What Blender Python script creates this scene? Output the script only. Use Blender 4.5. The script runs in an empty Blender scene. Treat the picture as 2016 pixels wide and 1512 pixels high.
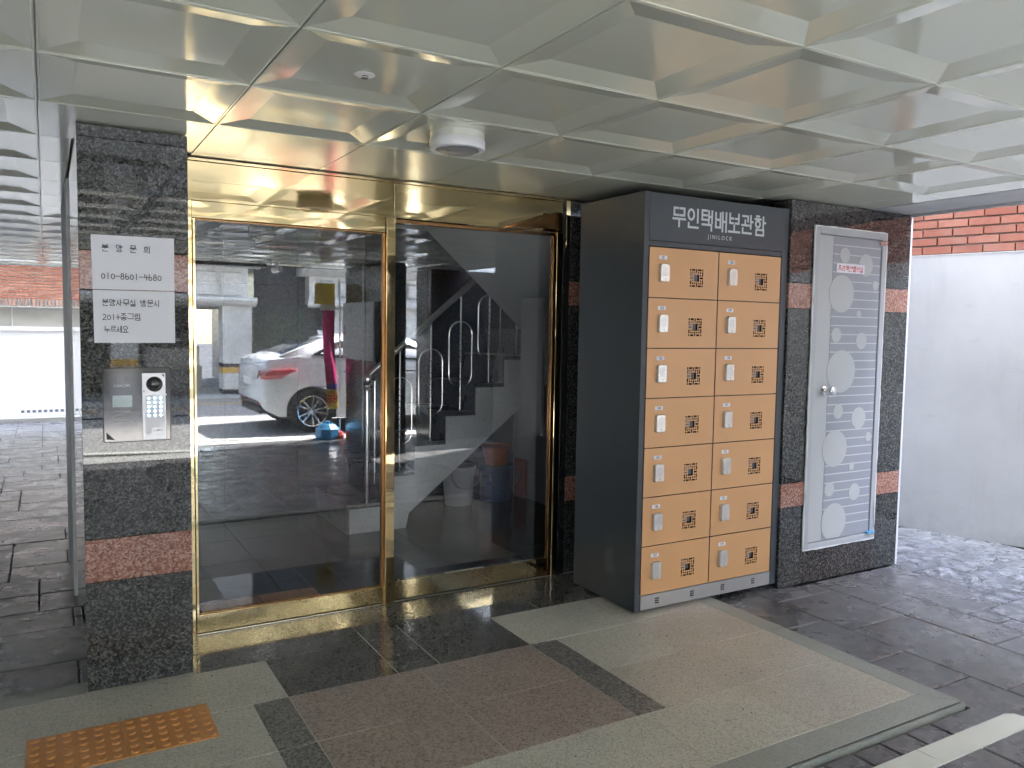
import bpy, bmesh, math, random
from mathutils import Vector, Matrix
R = math.radians
SC = bpy.context.scene
COL = SC.collection
rnd = random.Random(7)

# ------------------------------------------------------------------ camera
cam_d = bpy.data.cameras.new('camera'); cam = bpy.data.objects.new('camera', cam_d); COL.objects.link(cam)
cam_d.sensor_width = 36; cam_d.lens = 28.156; cam_d.clip_start = .02; cam_d.clip_end = 400
_r = Vector((0.86432, -0.50270, 0.015637)); _u = Vector((0.02106, 0.067237, 0.997515)); _w = Vector((0.502506, 0.86184, -0.068701))
m3 = Matrix((_r, _u, -_w)).transposed()
cam.matrix_world = Matrix.Translation((0.0025, -2.1344, 1.495)) @ m3.to_4x4()
SC.camera = cam
# ------------------------------------------------------------------ light
SUN_EL, SUN_AZ = 51.0, -25.0      # azimuth from +X (towards the neighbour), slightly towards the street
wd = bpy.data.worlds.new('World'); SC.world = wd; wd.use_nodes = True
nt = wd.node_tree
sky = nt.nodes.new('ShaderNodeTexSky'); sky.sky_type = 'NISHITA'; sky.sun_disc = False
sky.sun_elevation = R(SUN_EL); sky.sun_rotation = R(90 - SUN_AZ)
sky.air_density = 1.0; sky.dust_density = 1.6; sky.ozone_density = 1.0
bg = nt.nodes['Background']; bg.inputs['Strength'].default_value = 0.15
nt.links.new(sky.outputs[0], bg.inputs['Color'])
sd = bpy.data.lights.new('sun', 'SUN'); sd.energy = 3.2; sd.angle = R(.5); sd.color = (1, .975, .94)
so = bpy.data.objects.new('sun', sd); COL.objects.link(so)
dv = Vector((math.cos(R(SUN_EL))*math.cos(R(SUN_AZ)), math.cos(R(SUN_EL))*math.sin(R(SUN_AZ)), math.sin(R(SUN_EL))))
so.rotation_euler = dv.to_track_quat('Z', 'Y').to_euler(); so.location = (3, -6, 18)
SC.view_settings.view_transform = 'Standard'; SC.view_settings.look = 'None'; SC.view_settings.gamma = 1
SC.view_settings.use_curve_mapping = False
SC.view_settings.exposure = 4.9
SC.render.engine = 'CYCLES'
SC.cycles.max_bounces = 10; SC.cycles.diffuse_bounces = 6; SC.cycles.glossy_bounces = 6
SC.cycles.transmission_bounces = 6; SC.cycles.transparent_max_bounces = 12
SC.cycles.sample_clamp_indirect = 8.0
SC.cycles.use_denoising = True

# ------------------------------------------------------------------ materials
class NB:
    def __init__(s, name):
        s.m = bpy.data.materials.new(name); s.m.use_nodes = True; s.t = s.m.node_tree
        s.b = s.t.nodes['Principled BSDF']; s.out = s.t.nodes['Material Output']
        s.geo = s.t.nodes.new('ShaderNodeNewGeometry')
        s.pos = s.geo.outputs['Position']
    def n(s, typ, **kw):
        nd = s.t.nodes.new(typ)
        for k, v in kw.items():
            if k in nd.inputs: 
                if hasattr(v, 'is_linked'): s.t.links.new(v, nd.inputs[k])
                else: nd.inputs[k].default_value = v
            else: setattr(nd, k, v)
        return nd
    def link(s, a, b): s.t.links.new(a, b)
    def noise(s, scale, detail=3, rough=.55, vec=None, dist=0):
        return s.n('ShaderNodeTexNoise', Vector=vec or s.pos, Scale=scale, Detail=detail, Roughness=rough, Distortion=dist).outputs['Fac']
    def ramp(s, fac, stops):
        nd = s.n('ShaderNodeValToRGB'); s.link(fac, nd.inputs['Fac'])
        e = nd.color_ramp.elements
        while len(e) < len(stops): e.new(.5)
        for el, (p, c) in zip(e, stops):
            el.position = p; el.color = (c, c, c, 1) if not hasattr(c, '__len__') else (*c, 1)
        return nd.outputs['Color']
    def mix(s, f, a, b, mode='MIX'):
        nd = s.t.nodes.new('ShaderNodeMix'); nd.data_type = 'RGBA'; nd.blend_type = mode
        for idx, v in ((0, f), (6, a), (7, b)):
            if hasattr(v, 'is_linked'): s.link(v, nd.inputs[idx])
            elif hasattr(v, '__len__'): nd.inputs[idx].default_value = (*v, 1)
            else: nd.inputs[idx].default_value = v if idx == 0 else (v, v, v, 1)
        return nd.outputs[2]
    def scaled(s, x, y, z):
        return s.n('ShaderNodeVectorMath', operation='MULTIPLY').outputs[0] if False else s._sc(x, y, z)
    def _sc(s, x, y, z):
        nd = s.t.nodes.new('ShaderNodeVectorMath'); nd.operation = 'MULTIPLY'
        s.link(s.pos, nd.inputs[0]); nd.inputs[1].default_value = (x, y, z); return nd.outputs[0]
    def bump(s, h, strength=.3, dist=.01, prev=None):
        nd = s.t.nodes.new('ShaderNodeBump'); nd.inputs['Strength'].default_value = strength; nd.inputs['Distance'].default_value = dist
        s.link(h, nd.inputs['Height'])
        if prev: s.link(prev, nd.inputs['Normal'])
        s.link(nd.outputs[0], s.b.inputs['Normal']); return nd.outputs[0]
    def set(s, **kw):
        for k, v in kw.items():
            k = k.replace('_', ' ')
            i = s.b.inputs[k]
            if hasattr(v, 'is_linked'): s.link(v, i)
            elif hasattr(v, '__len__') and len(v) == 3: i.default_value = (*v, 1)
            else: i.default_value = v
        return s

def mat(name, col, rough=.5, metal=0, spec=.5, wear=.12, bump=0, bscale=60, coat=0):
    b = NB(name)
    n1 = b.noise(3.1, 4); n2 = b.noise(41, 3)
    lo = tuple(c*(1-wear) for c in col); hi = tuple(min(1, c*(1+wear)) for c in col)
    c = b.mix(n1, lo, hi); 
    b.set(Base_Color=c, Metallic=metal, IOR=1.5)
    b.b.inputs['Specular IOR Level'].default_value = spec
    rr = b.ramp(n2, [(0, max(0, rough-.06)), (1, min(1, rough+.06))]); b.set(Roughness=rr)
    if coat: b.set(Coat_Weight=coat, Coat_Roughness=.03)
    if bump: b.bump(b.noise(bscale, 4), bump, .004)
    return b.m

def granite(name, stops, scale, rough, grain2=None, bumpy=0, fleck=None):
    b = NB(name)
    n1 = b.noise(scale, 6, .72, dist=1.2)
    v = b.n('ShaderNodeTexVoronoi', Vector=b.pos, Scale=scale*1.35, Randomness=1.0).outputs['Color']
    sep = b.n('ShaderNodeSeparateColor'); b.link(v, sep.inputs[0])
    f = b.n('ShaderNodeMath', operation='MULTIPLY_ADD'); b.link(sep.outputs[0], f.inputs[0]); f.inputs[1].default_value = .38
    g = b.n('ShaderNodeMath', operation='MULTIPLY'); b.link(n1, g.inputs[0]); g.inputs[1].default_value = .95
    b.link(g.outputs[0], f.inputs[2])
    c = b.ramp(f.outputs[0], stops)
    big = b.noise(2.3, 3)
    c = b.mix(.35, c, b.ramp(big, [(.3, .55), (.7, 1.0)]), 'MULTIPLY')
    if fleck:
        n2 = b.noise(scale*2.6, 3, .6)
        c = b.mix(b.ramp(n2, [(.6, 0), (.68, 1)]), c, fleck)
    b.set(Base_Color=c, IOR=1.55)
    n3 = b.noise(4, 4)
    b.set(Roughness=b.ramp(n3, [(.3, max(.005, rough*.8)), (.75, rough*1.25)]))
    if bumpy: b.bump(n1, bumpy, .003)
    return b.m

M = {}
M['granite_dark'] = granite('dark polished granite', [(.40, (.006, .006, .006)), (.58, (.026, .027, .027)), (.75, (.072, .074, .071)), (.90, (.15, .15, .14))], 105, .02)
M['granite_brown'] = granite('brown polished granite', [(.38, (.008, .006, .006)), (.60, (.026, .021, .02)), (.76, (.065, .055, .052)), (.90, (.16, .15, .14))], 105, .03)
M['granite_pink'] = granite('pink polished granite', [(.34, (.03, .015, .012)), (.47, (.20, .075, .055)), (.68, (.34, .155, .115)), (.86, (.50, .33, .26))], 105, .05)
M['floor_dark'] = granite('dark honed floor granite', [(.36, (.022, .022, .022)), (.58, (.06, .058, .054)), (.78, (.15, .145, .135))], 110, .055)
M['floor_strip'] = granite('dark flamed floor granite', [(.36, (.025, .024, .023)), (.55, (.085, .083, .078)), (.78, (.24, .235, .22))], 95, .38, bumpy=.15)
M['floor_light'] = granite('light grey green floor granite', [(.3, (.16, .165, .145)), (.5, (.36, .352, .295)), (.75, (.53, .515, .445))], 120, .42, bumpy=.12)
M['floor_beige'] = granite('warm beige floor granite', [(.3, (.16, .15, .13)), (.5, (.35, .32, .265)), (.75, (.50, .465, .40))], 120, .40, bumpy=.12)
M['floor_pink'] = granite('brown pink floor granite', [(.33, (.07, .055, .05)), (.5, (.215, .165, .138)), (.75, (.37, .31, .27))], 90, .36, bumpy=.12)
M['floor_border'] = granite('smooth grey border granite', [(.3, (.19, .2, .18)), (.6, (.28, .29, .26)), (.8, (.34, .35, .32))], 170, .5)
M['grout'] = mat('pale grout', (.50, .48, .42), .9)
M['black_joint'] = mat('black silicone joint', (.012, .012, .012), .5)

def gold(name, wav, rough=.03):
    b = NB(name)
    b.set(Base_Color=b.mix(b.noise(1.7, 3), (.95, .71, .36), (.98, .80, .47)), Metallic=1.0)
    b.set(Roughness=b.ramp(b.noise(9, 5), [(.35, rough), (.8, rough+.05)]))
    nz = b.noise(3.2, 2, .4, vec=b._sc(.6, .6, 1.9))
    n = b.bump(nz, wav, .03)
    return b.m
M['gold'] = gold('polished gold steel', .035)
M['gold_wavy'] = gold('rippled gold steel', .14)
M['gold_dark'] = mat('dull bronze trim', (.42, .22, .09), .22, 1)
M['steel'] = mat('brushed stainless steel', (.72, .71, .70), .16, 1)
M['chrome'] = mat('chrome', (.75, .75, .75), .07, 1, wear=.03)
M['alu'] = mat('satin aluminium', (.6, .6, .62), .34, .9)

def ceilmat():
    b = NB('glossy ceiling panel paint')
    c = b.mix(b.noise(1.3, 3), (.60, .63, .53), (.66, .685, .585))
    b.set(Base_Color=c, IOR=1.6, Metallic=.12)
    b.set(Roughness=b.ramp(b.noise(5, 3), [(.3, .10), (.8, .17)]))
    b.bump(b.noise(2.6, 2, .4), .05, .02)
    return b.m
M['ceiling'] = ceilmat()
M['ceil_frame'] = mat('pale ceiling grid', (.62, .63, .57), .3, .1)

def stamped():
    b = NB('stamped slate concrete')
    fn = b.noise(7, 6, .65, dist=1.2); big = b.noise(1.1, 3)
    oi = b.n('ShaderNodeObjectInfo').outputs['Random']
    c = b.ramp(fn, [(.3, (.068, .068, .071)), (.55, (.118, .117, .122)), (.75, (.19, .188, .193))])
    c = b.mix(b.ramp(big, [(.42, 0.0), (.75, .45)]), c, (.075, .062, .060))
    c = b.mix(.35, c, b.ramp(oi, [(0, .65), (1, 1.0)]), 'MULTIPLY')
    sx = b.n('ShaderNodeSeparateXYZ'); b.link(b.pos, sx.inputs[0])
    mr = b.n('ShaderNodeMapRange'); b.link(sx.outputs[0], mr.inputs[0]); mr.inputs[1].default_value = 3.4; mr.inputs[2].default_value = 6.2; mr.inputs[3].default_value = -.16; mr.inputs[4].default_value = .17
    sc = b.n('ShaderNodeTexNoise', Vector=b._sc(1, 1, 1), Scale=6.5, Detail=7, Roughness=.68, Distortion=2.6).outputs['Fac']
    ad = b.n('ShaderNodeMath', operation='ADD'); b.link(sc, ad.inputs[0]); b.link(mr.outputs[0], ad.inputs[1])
    c = b.mix(b.ramp(ad.outputs[0], [(.50, 0), (.66, .62)]), c, (.40, .40, .41))  # pale scuffs, thickened towards the neighbour's wall to stand in for floor glare
    b.set(Base_Color=c, IOR=1.55)
    b.set(Roughness=b.ramp(b.noise(5, 5, .6), [(.3, .18), (.7, .40)]))
    rn = b.n('ShaderNodeTexNoise', Vector=b._sc(1, 1.6, 1), Scale=4.6, Detail=7, Roughness=.62, Distortion=1.8)
    rn.noise_type = 'RIDGED_MULTIFRACTAL'
    n = b.bump(rn.outputs['Fac'], .30, .010)
    b.bump(b.noise(60, 4), .18, .003, n)
    return b.m
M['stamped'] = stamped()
M['ground_joint'] = mat('dark ground joint', (.03, .028, .028), .8)
M['white_paint'] = mat('worn white road paint', (.62, .63, .58), .6, wear=.18, bump=.15)
M['yellow_paint'] = mat('yellow road paint', (.62, .36, .06), .6)
M['asphalt'] = mat('asphalt', (.27, .268, .26), .85, wear=.15, bump=.4, bscale=140)
M['concrete'] = mat('pale concrete', (.36, .36, .34), .8, wear=.18, bump=.2)
M['white_wall'] = mat('white fence paint', (.8, .8, .8), .6, wear=.03)

def plaster():
    b = NB('pale grey rendered plaster')
    n1 = b.noise(1.1, 5, .6); n2 = b.noise(11, 5, .6, vec=b._sc(1, .4, 1.6))
    c = b.ramp(n1, [(.3, (.42, .425, .43)), (.7, (.54, .545, .55))])
    c = b.mix(b.ramp(n2, [(.62, 0), (.75, .35)]), c, (.36, .37, .38))
    n3 = b.noise(2.6, 6, .7, vec=b._sc(1.2, 1.2, .22)); c = b.mix(b.ramp(n3, [(.52, 0), (.72, .30)]), c, (.30, .30, .295))
    sx = b.n('ShaderNodeSeparateXYZ'); b.link(b.pos, sx.inputs[0])
    mr = b.n('ShaderNodeMapRange'); b.link(sx.outputs[2], mr.inputs[0]); mr.inputs[1].default_value = .45; mr.inputs[2].default_value = -.02; mr.inputs[3].default_value = -.25; mr.inputs[4].default_value = .16
    ad = b.n('ShaderNodeMath', operation='ADD'); b.link(b.noise(9, 6, .7), ad.inputs[0]); b.link(mr.outputs[0], ad.inputs[1])
    c = b.mix(b.ramp(ad.outputs[0], [(.54, 0), (.75, .3)]), c, (.30, .295, .29))
    b.set(Base_Color=c, Roughness=.78)
    b.bump(n2, .10, .01)
    return b.m
M['plaster'] = plaster()
M['cream_wall'] = mat('cream exterior render', (.50, .49, .46), .8, wear=.1)
M['beige_wall'] = mat('beige exterior stone', (.42, .39, .33), .8, wear=.2)
def brickm(name, lo, hi, dk):
    b = NB(name)
    oi = b.n('ShaderNodeObjectInfo').outputs['Random']
    c = b.mix(oi, lo, hi); c = b.mix(b.ramp(b.noise(24, 5), [(.45, 0), (.75, .6)]), c, dk)
    c = b.mix(b.ramp(b.noise(3, 5, .7), [(.5, 0), (.75, .35)]), c, (.45, .36, .30))
    b.set(Base_Color=c, Roughness=.8); b.bump(b.noise(70, 4), .3, .003)
    return b.m
M['brick'] = brickm('red brick', (.29, .10, .068), (.40, .165, .115), (.3, .09, .05))
M['brick_far'] = brickm('mottled red brick', (.30, .10, .065), (.42, .19, .13), (.2, .11, .09))
M['brick_grey'] = brickm('grey header brick', (.20, .17, .16), (.40, .22, .17), (.15, .13, .12))
M['mortar'] = mat('mortar', (.52, .46, .38), .9, bump=.3)
M['mortar_white'] = mat('pale mortar', (.62, .6, .57), .9)
def scuffed(name, col, rough, dirt):
    b = NB(name)
    n1 = b.noise(2.2, 5, .65); st_ = b.noise(5, 6, .7, vec=b._sc(1, 1, .5), dist=.8); fine = b.noise(34, 5, .7, vec=b._sc(1, 1, .25), dist=1.5)
    c = b.mix(n1, tuple(k*.93 for k in col), tuple(min(1, k*1.06) for k in col))
    c = b.mix(b.ramp(st_, [(.55, 0), (.8, .22)]), c, dirt)
    c = b.mix(b.ramp(fine, [(.66, 0), (.74, .25)]), c, dirt)
    b.set(Base_Color=c, IOR=1.5); b.set(Roughness=b.ramp(st_, [(.3, rough-.08), (.75, rough+.1)]))
    b.bump(b.noise(420, 3), .05, .002)
    return b.m
M['locker_body'] = mat('charcoal powder coat', (.058, .068, .078), .42, wear=.05, bump=.04, bscale=500)
M['locker_body'] = scuffed('scuffed charcoal powder coat', (.046, .054, .063), .42, (.095, .096, .095))
M['locker_door'] = scuffed('orange tan powder coat', (.61, .335, .15), .40, (.46, .29, .17))
M['locker_inside'] = mat('locker interior', (.02, .018, .017), .7)
M['locker_plate'] = mat('grey backing plate', (.13, .15, .19), .45)
M['pale_metal'] = mat('pale satin metal', (.42, .41, .40), .36, .55)
M['keypad'] = mat('champagne keypad', (.66, .62, .56), .25, .45, wear=.03)
M['print_dark'] = mat('dark print', (.03, .03, .035), .6)
M['print_grey'] = mat('grey letter print', (.56, .60, .62), .5, wear=.03)
M['paper'] = mat('white paper', (.72, .73, .78), .65, wear=.015)
M['print_red'] = mat('red print', (.55, .03, .03), .6)
M['door_leaf'] = mat('pale grey steel door paint', (.42, .435, .44), .42, wear=.03)
M['door_stripe'] = mat('blue grey film', (.27, .285, .32), .38, wear=.03)
M['door_line'] = mat('pale film line', (.50, .51, .53), .45, wear=.02)
M['door_frame'] = mat('grey door frame paint', (.38, .39, .41), .4, wear=.08)
M['silicone'] = mat('white silicone bead', (.66, .67, .67), .5, wear=.1)
M['black_plastic'] = mat('black plastic', (.015, .015, .016), .22)
M['inter_plate'] = mat('dark mirrored intercom plate', (.085, .083, .08), .08, .95, wear=.05)
M['silver_plastic'] = mat('silver plastic', (.66, .66, .68), .3, .3)
M['white_plastic'] = mat('white plastic', (.72, .72, .74), .3, wear=.03)
M['blue_plastic'] = mat('light blue plastic', (.08, .33, .62), .35)
M['red_plastic'] = mat('red plastic', (.55, .05, .04), .4)
M['orange_plastic'] = mat('orange plastic', (.75, .16, .03), .4)
M['navy_plastic'] = mat('navy plastic', (.03, .07, .2), .4)
M['tactile'] = mat('ochre tactile paving', (.50, .225, .07), .42, wear=.2, bump=.12)
M['terrazzo'] = granite('grey terrazzo', [(.35, (.38, .39, .38)), (.55, (.70, .72, .71)), (.75, (.78, .79, .78))], 140, .45)
M['stair_tread'] = granite('dark stair granite', [(.36, (.03, .03, .03)), (.58, (.08, .08, .08)), (.8, (.2, .2, .2))], 90, .3)
M['stair_plaster'] = mat('grey stair soffit paint', (.62, .64, .635), .7, wear=.05, bump=.1, bscale=120)
M['tile_dark'] = granite('dark wall tile', [(.35, (.014, .015, .016)), (.6, (.03, .033, .034)), (.85, (.05, .053, .056))], 60, .2)
M['white_car'] = mat('white car paint', (.74, .78, .82), .25, wear=.01, coat=1)
M['tyre'] = mat('tyre rubber', (.02, .02, .02), .75)
M['wheel_alloy'] = mat('silver alloy', (.62, .63, .65), .25, .8)
M['tail_red'] = mat('red lamp lens', (.42, .012, .02), .08, coat=1)
M['white_stone'] = mat('weathered white stone', (.62, .61, .58), .75, wear=.28, bump=.3, bscale=20)
M['grey_stone'] = mat('grey stone panel', (.32, .32, .31), .7, wear=.15)
M['dark_stone'] = mat('dark facade granite', (.045, .047, .05), .25, wear=.3)
M['leaf'] = mat('pine foliage', (.035, .075, .028), .6, wear=.4)
M['leaf_pale'] = mat('sunlit pine tips', (.09, .14, .045), .6, wear=.3)  # paler green, dealt to a random share of the needles
M['bark'] = mat('bark', (.07, .05, .035), .9)
M['pink_cloth'] = mat('magenta banner cloth', (.72, .03, .22), .6)
M['yellow_cloth'] = mat('yellow banner cloth', (.82, .6, .05), .6)
M['white_cloth'] = mat('white banner cloth', (.75, .75, .75), .6)
M['blue_cloth'] = mat('violet blue banner cloth', (.12, .1, .5), .6)

def glassmat(name, tint, ior, refl=1.0):
    b = NB(name); t = b.t
    t.nodes.remove(b.b)
    fr = t.nodes.new('ShaderNodeFresnel'); fr.inputs['IOR'].default_value = ior
    gl = t.nodes.new('ShaderNodeBsdfGlossy'); gl.inputs['Roughness'].default_value = 0.0; gl.inputs['Color'].default_value = (refl, refl, refl*1.0, 1)
    tr = t.nodes.new('ShaderNodeBsdfTransparent'); tr.inputs['Color'].default_value = (*tint, 1)
    mx = t.nodes.new('ShaderNodeMixShader')
    bp = t.nodes.new('ShaderNodeBump'); bp.inputs['Strength'].default_value = .012; bp.inputs['Distance'].default_value = .02
    ns = b.noise(2.2, 1, .3); t.links.new(ns, bp.inputs['Height'])
    t.links.new(bp.outputs[0], gl.inputs['Normal'])
    t.links.new(fr.outputs[0], mx.inputs[0]); t.links.new(tr.outputs[0], mx.inputs[1]); t.links.new(gl.outputs[0], mx.inputs[2])
    t.links.new(mx.outputs[0], b.out.inputs['Surface'])
    return b.m
M['glass'] = glassmat('tinted door glass', (.985, .99, .99), 1.68)
M['car_glass'] = mat('dark car glass', (.02, .024, .026), .03, coat=1)
def lens():
    b = NB('clear prismatic lens')
    b.set(Base_Color=(.85, .86, .88), Roughness=.12, Transmission_Weight=.75, IOR=1.45)
    v = b.n('ShaderNodeTexVoronoi', Vector=b.pos, Scale=110.0); b.bump(v.outputs['Distance'], .9, .01)
    return b.m
M['lens'] = lens()
def keyglow():
    b = NB('backlit key'); b.set(Base_Color=(.3, .5, .8), Roughness=.3); b.set(Emission_Color=(.25, .6, 1.0), Emission_Strength=.55); return b.m
M['key_glow'] = keyglow()
def screenm():
    b = NB('screen glass'); b.set(Base_Color=(.45, .52, .52), Roughness=.06, IOR=1.5); return b.m
M['screen'] = screenm()

# ------------------------------------------------------------------ mesh helpers
class MB:
    def __init__(s): s.v = []; s.f = []
    def quad(s, *p):
        i = len(s.v); s.v += [tuple(q) for q in p]; s.f.append(tuple(range(i, i+len(p)))); return s
    def box(s, x0, y0, z0, x1, y1, z1):
        i = len(s.v)
        s.v += [(x0,y0,z0),(x1,y0,z0),(x1,y1,z0),(x0,y1,z0),(x0,y0,z1),(x1,y0,z1),(x1,y1,z1),(x0,y1,z1)]
        for f in ((0,3,2,1),(4,5,6,7),(0,1,5,4),(1,2,6,5),(2,3,7,6),(3,0,4,7)): s.f.append(tuple(i+k for k in f))
        return s
    def slab(s, x0, y0, z0, x1, y1, z1, c, ax='z'):
        # box whose face towards +z (or -y, +-x) is chamfered by c
        if ax == 'z':
            lo = [(x0,y0,z0),(x1,y0,z0),(x1,y1,z0),(x0,y1,z0)]
            mi = [(x,y,z1-c) for x,y,_ in lo]
            hi = [(x0+c,y0+c,z1),(x1-c,y0+c,z1),(x1-c,y1-c,z1),(x0+c,y1-c,z1)]
        elif ax == '-y':
            lo = [(x0,y1,z0),(x1,y1,z0),(x1,y1,z1),(x0,y1,z1)]
            mi = [(x,y0+c,z) for x,_,z in lo]
            hi = [(x0+c,y0,z0+c),(x1-c,y0,z0+c),(x1-c,y0,z1-c),(x0+c,y0,z1-c)]
        elif ax == '-x':
            lo = [(x1,y1,z0),(x1,y0,z0),(x1,y0,z1),(x1,y1,z1)]
            mi = [(x0+c,y,z) for _,y,z in lo]
            hi = [(x0,y1-c,z0+c),(x0,y0+c,z0+c),(x0,y0+c,z1-c),(x0,y1-c,z1-c)]
        i = len(s.v); s.v += lo + mi + hi
        s.f.append((i+3,i+2,i+1,i))
        for a, b_ in ((0,4),(4,8)):
            for k in range(4):
                k2 = (k+1) % 4; s.f.append((i+a+k, i+a+k2, i+b_+k2, i+b_+k))
        s.f.append((i+8,i+9,i+10,i+11)); return s
    def prism(s, pts, a, b, axis='y'):
        # pts 2D polygon extruded from a to b along axis
        def P(p, t):
            return {'y': (p[0], t, p[1]), 'x': (t, p[0], p[1]), 'z': (p[0], p[1], t)}[axis]
        n = len(pts); i = len(s.v)
        s.v += [P(p, a) for p in pts] + [P(p, b) for p in pts]
        s.f.append(tuple(i+k for k in range(n))); s.f.append(tuple(i+n+k for k in reversed(range(n))))
        for k in range(n):
            k2 = (k+1) % n; s.f.append((i+k, i+n+k, i+n+k2, i+k2))
        return s
    def tube(s, pts, r, n=10, closed=False, cap=True):
        pts = [Vector(p) for p in pts]; N = len(pts); i0 = len(s.v)
        rs = r if hasattr(r, '__len__') else [r]*N
        prev = None
        for k, p in enumerate(pts):
            if closed: t = (pts[(k+1) % N]-pts[k-1]).normalized()
            else: t = (pts[min(k+1, N-1)]-pts[max(k-1, 0)]).normalized()
            a = prev if prev is not None else (Vector((0,0,1)) if abs(t.z) < .9 else Vector((1,0,0)))
            a = (a - t*a.dot(t)).normalized(); prev = a; b_ = t.cross(a)
            for j in range(n):
                an = 2*math.pi*j/n; s.v.append(tuple(p + (a*math.cos(an)+b_*math.sin(an))*rs[k]))
        for k in range(N if closed else N-1):
            k2 = (k+1) % N
            for j in range(n):
                j2 = (j+1) % n; s.f.append((i0+k*n+j, i0+k*n+j2, i0+k2*n+j2, i0+k2*n+j))
        if cap and not closed:
            s.f.append(tuple(i0+j for j in reversed(range(n)))); s.f.append(tuple(i0+(N-1)*n+j for j in range(n)))
        return s
    def lathe(s, prof, c=(0,0,0), axis='z', n=28):
        i0 = len(s.v); N = len(prof)
        for (r_, h) in prof:
            for j in range(n):
                a = 2*math.pi*j/n; x, y = r_*math.cos(a), r_*math.sin(a)
                p = {'z': (x, y, h), 'y': (x, h, y), 'x': (h, x, y)}[axis]
                s.v.append((c[0]+p[0], c[1]+p[1], c[2]+p[2]))
        for k in range(N-1):
            for j in range(n):
                j2 = (j+1) % n; s.f.append((i0+k*n+j, i0+k*n+j2, i0+(k+1)*n+j2, i0+(k+1)*n+j))
        if prof[0][0] > 1e-6: s.f.append(tuple(i0+j for j in reversed(range(n))))
        if prof[-1][0] > 1e-6: s.f.append(tuple(i0+(N-1)*n+j for j in range(n)))
        return s
    def mesh(s, name, m, smooth=False, recalc=True):
        me = bpy.data.meshes.new(name); me.from_pydata(s.v, [], s.f); me.materials.append(M[m] if isinstance(m, str) else m)
        if recalc:
            bm = bmesh.new(); bm.from_mesh(me); bmesh.ops.remove_doubles(bm, verts=bm.verts, dist=1e-6) if smooth else None
            bmesh.ops.recalc_face_normals(bm, faces=bm.faces); bm.to_mesh(me); bm.free()
        if smooth:
            for p in me.polygons: p.use_smooth = True
            try: me.set_sharp_from_angle(angle=R(40))
            except Exception: pass
        return me
    def build(s, name, m, parent=None, smooth=False, loc=None):
        o = bpy.data.objects.new(name, s.mesh(name, m, smooth)); COL.objects.link(o)
        if loc: o.location = loc
        if parent: o.parent = parent
        return o

def inst(name, me, parent=None, loc=(0,0,0), rot=(0,0,0)):
    o = bpy.data.objects.new(name, me); COL.objects.link(o); o.location = loc; o.rotation_euler = rot
    if parent: o.parent = parent
    return o
def tag(o, label=None, cat=None, group=None, kind=None):
    if label: o['label'] = label
    if cat: o['category'] = cat
    if group: o['group'] = group
    if kind: o['kind'] = kind
    return o
def empty(name, loc=(0,0,0), rz=0):
    o = bpy.data.objects.new(name, None); COL.objects.link(o); o.location = loc; o.rotation_euler = (0,0,rz); o.empty_display_size = .1
    return o
def bevel(o, w, seg=2):
    md = o.modifiers.new('bevel', 'BEVEL'); md.width = w; md.segments = seg; md.limit_method = 'ANGLE'; return o

# ---- lettering
def text_mesh(txt, size, m, depth=.0006):
    cu = bpy.data.curves.new('lettering', 'FONT'); cu.body = txt; cu.size = size; cu.align_x = 'CENTER'; cu.align_y = 'CENTER'
    cu.extrude = depth; cu.resolution_u = 3
    to = bpy.data.objects.new('lettering', cu); me = bpy.data.meshes.new_from_object(to)
    me.materials.clear(); me.materials.append(M[m]); bpy.data.objects.remove(to); return me
L_ = ['ㄱ','ㄲ','ㄴ','ㄷ','ㄸ','ㄹ','ㅁ','ㅂ','ㅃ','ㅅ','ㅆ','ㅇ','ㅈ','ㅉ','ㅊ','ㅋ','ㅌ','ㅍ','ㅎ']
V_ = ['ㅏ','ㅐ','ㅑ','ㅒ','ㅓ','ㅔ','ㅕ','ㅖ','ㅗ','ㅘ','ㅙ','ㅚ','ㅛ','ㅜ','ㅝ','ㅞ','ㅟ','ㅠ','ㅡ','ㅢ','ㅣ']
T_ = ['','ㄱ','ㄲ','ㄳ','ㄴ','ㄵ','ㄶ','ㄷ','ㄹ','ㄺ','ㄻ','ㄼ','ㄽ','ㄾ','ㄿ','ㅀ','ㅁ','ㅂ','ㅄ','ㅅ','ㅆ','ㅇ','ㅈ','ㅊ','ㅋ','ㅌ','ㅍ','ㅎ']
def circ(cx, cy, rx, ry, n=16, g=0):
    a0 = g; return [(cx+rx*math.cos(a0+(2*math.pi-2*g)*k/n+math.pi/2), cy+ry*math.sin(a0+(2*math.pi-2*g)*k/n+math.pi/2)) for k in range(n+1)]
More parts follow.
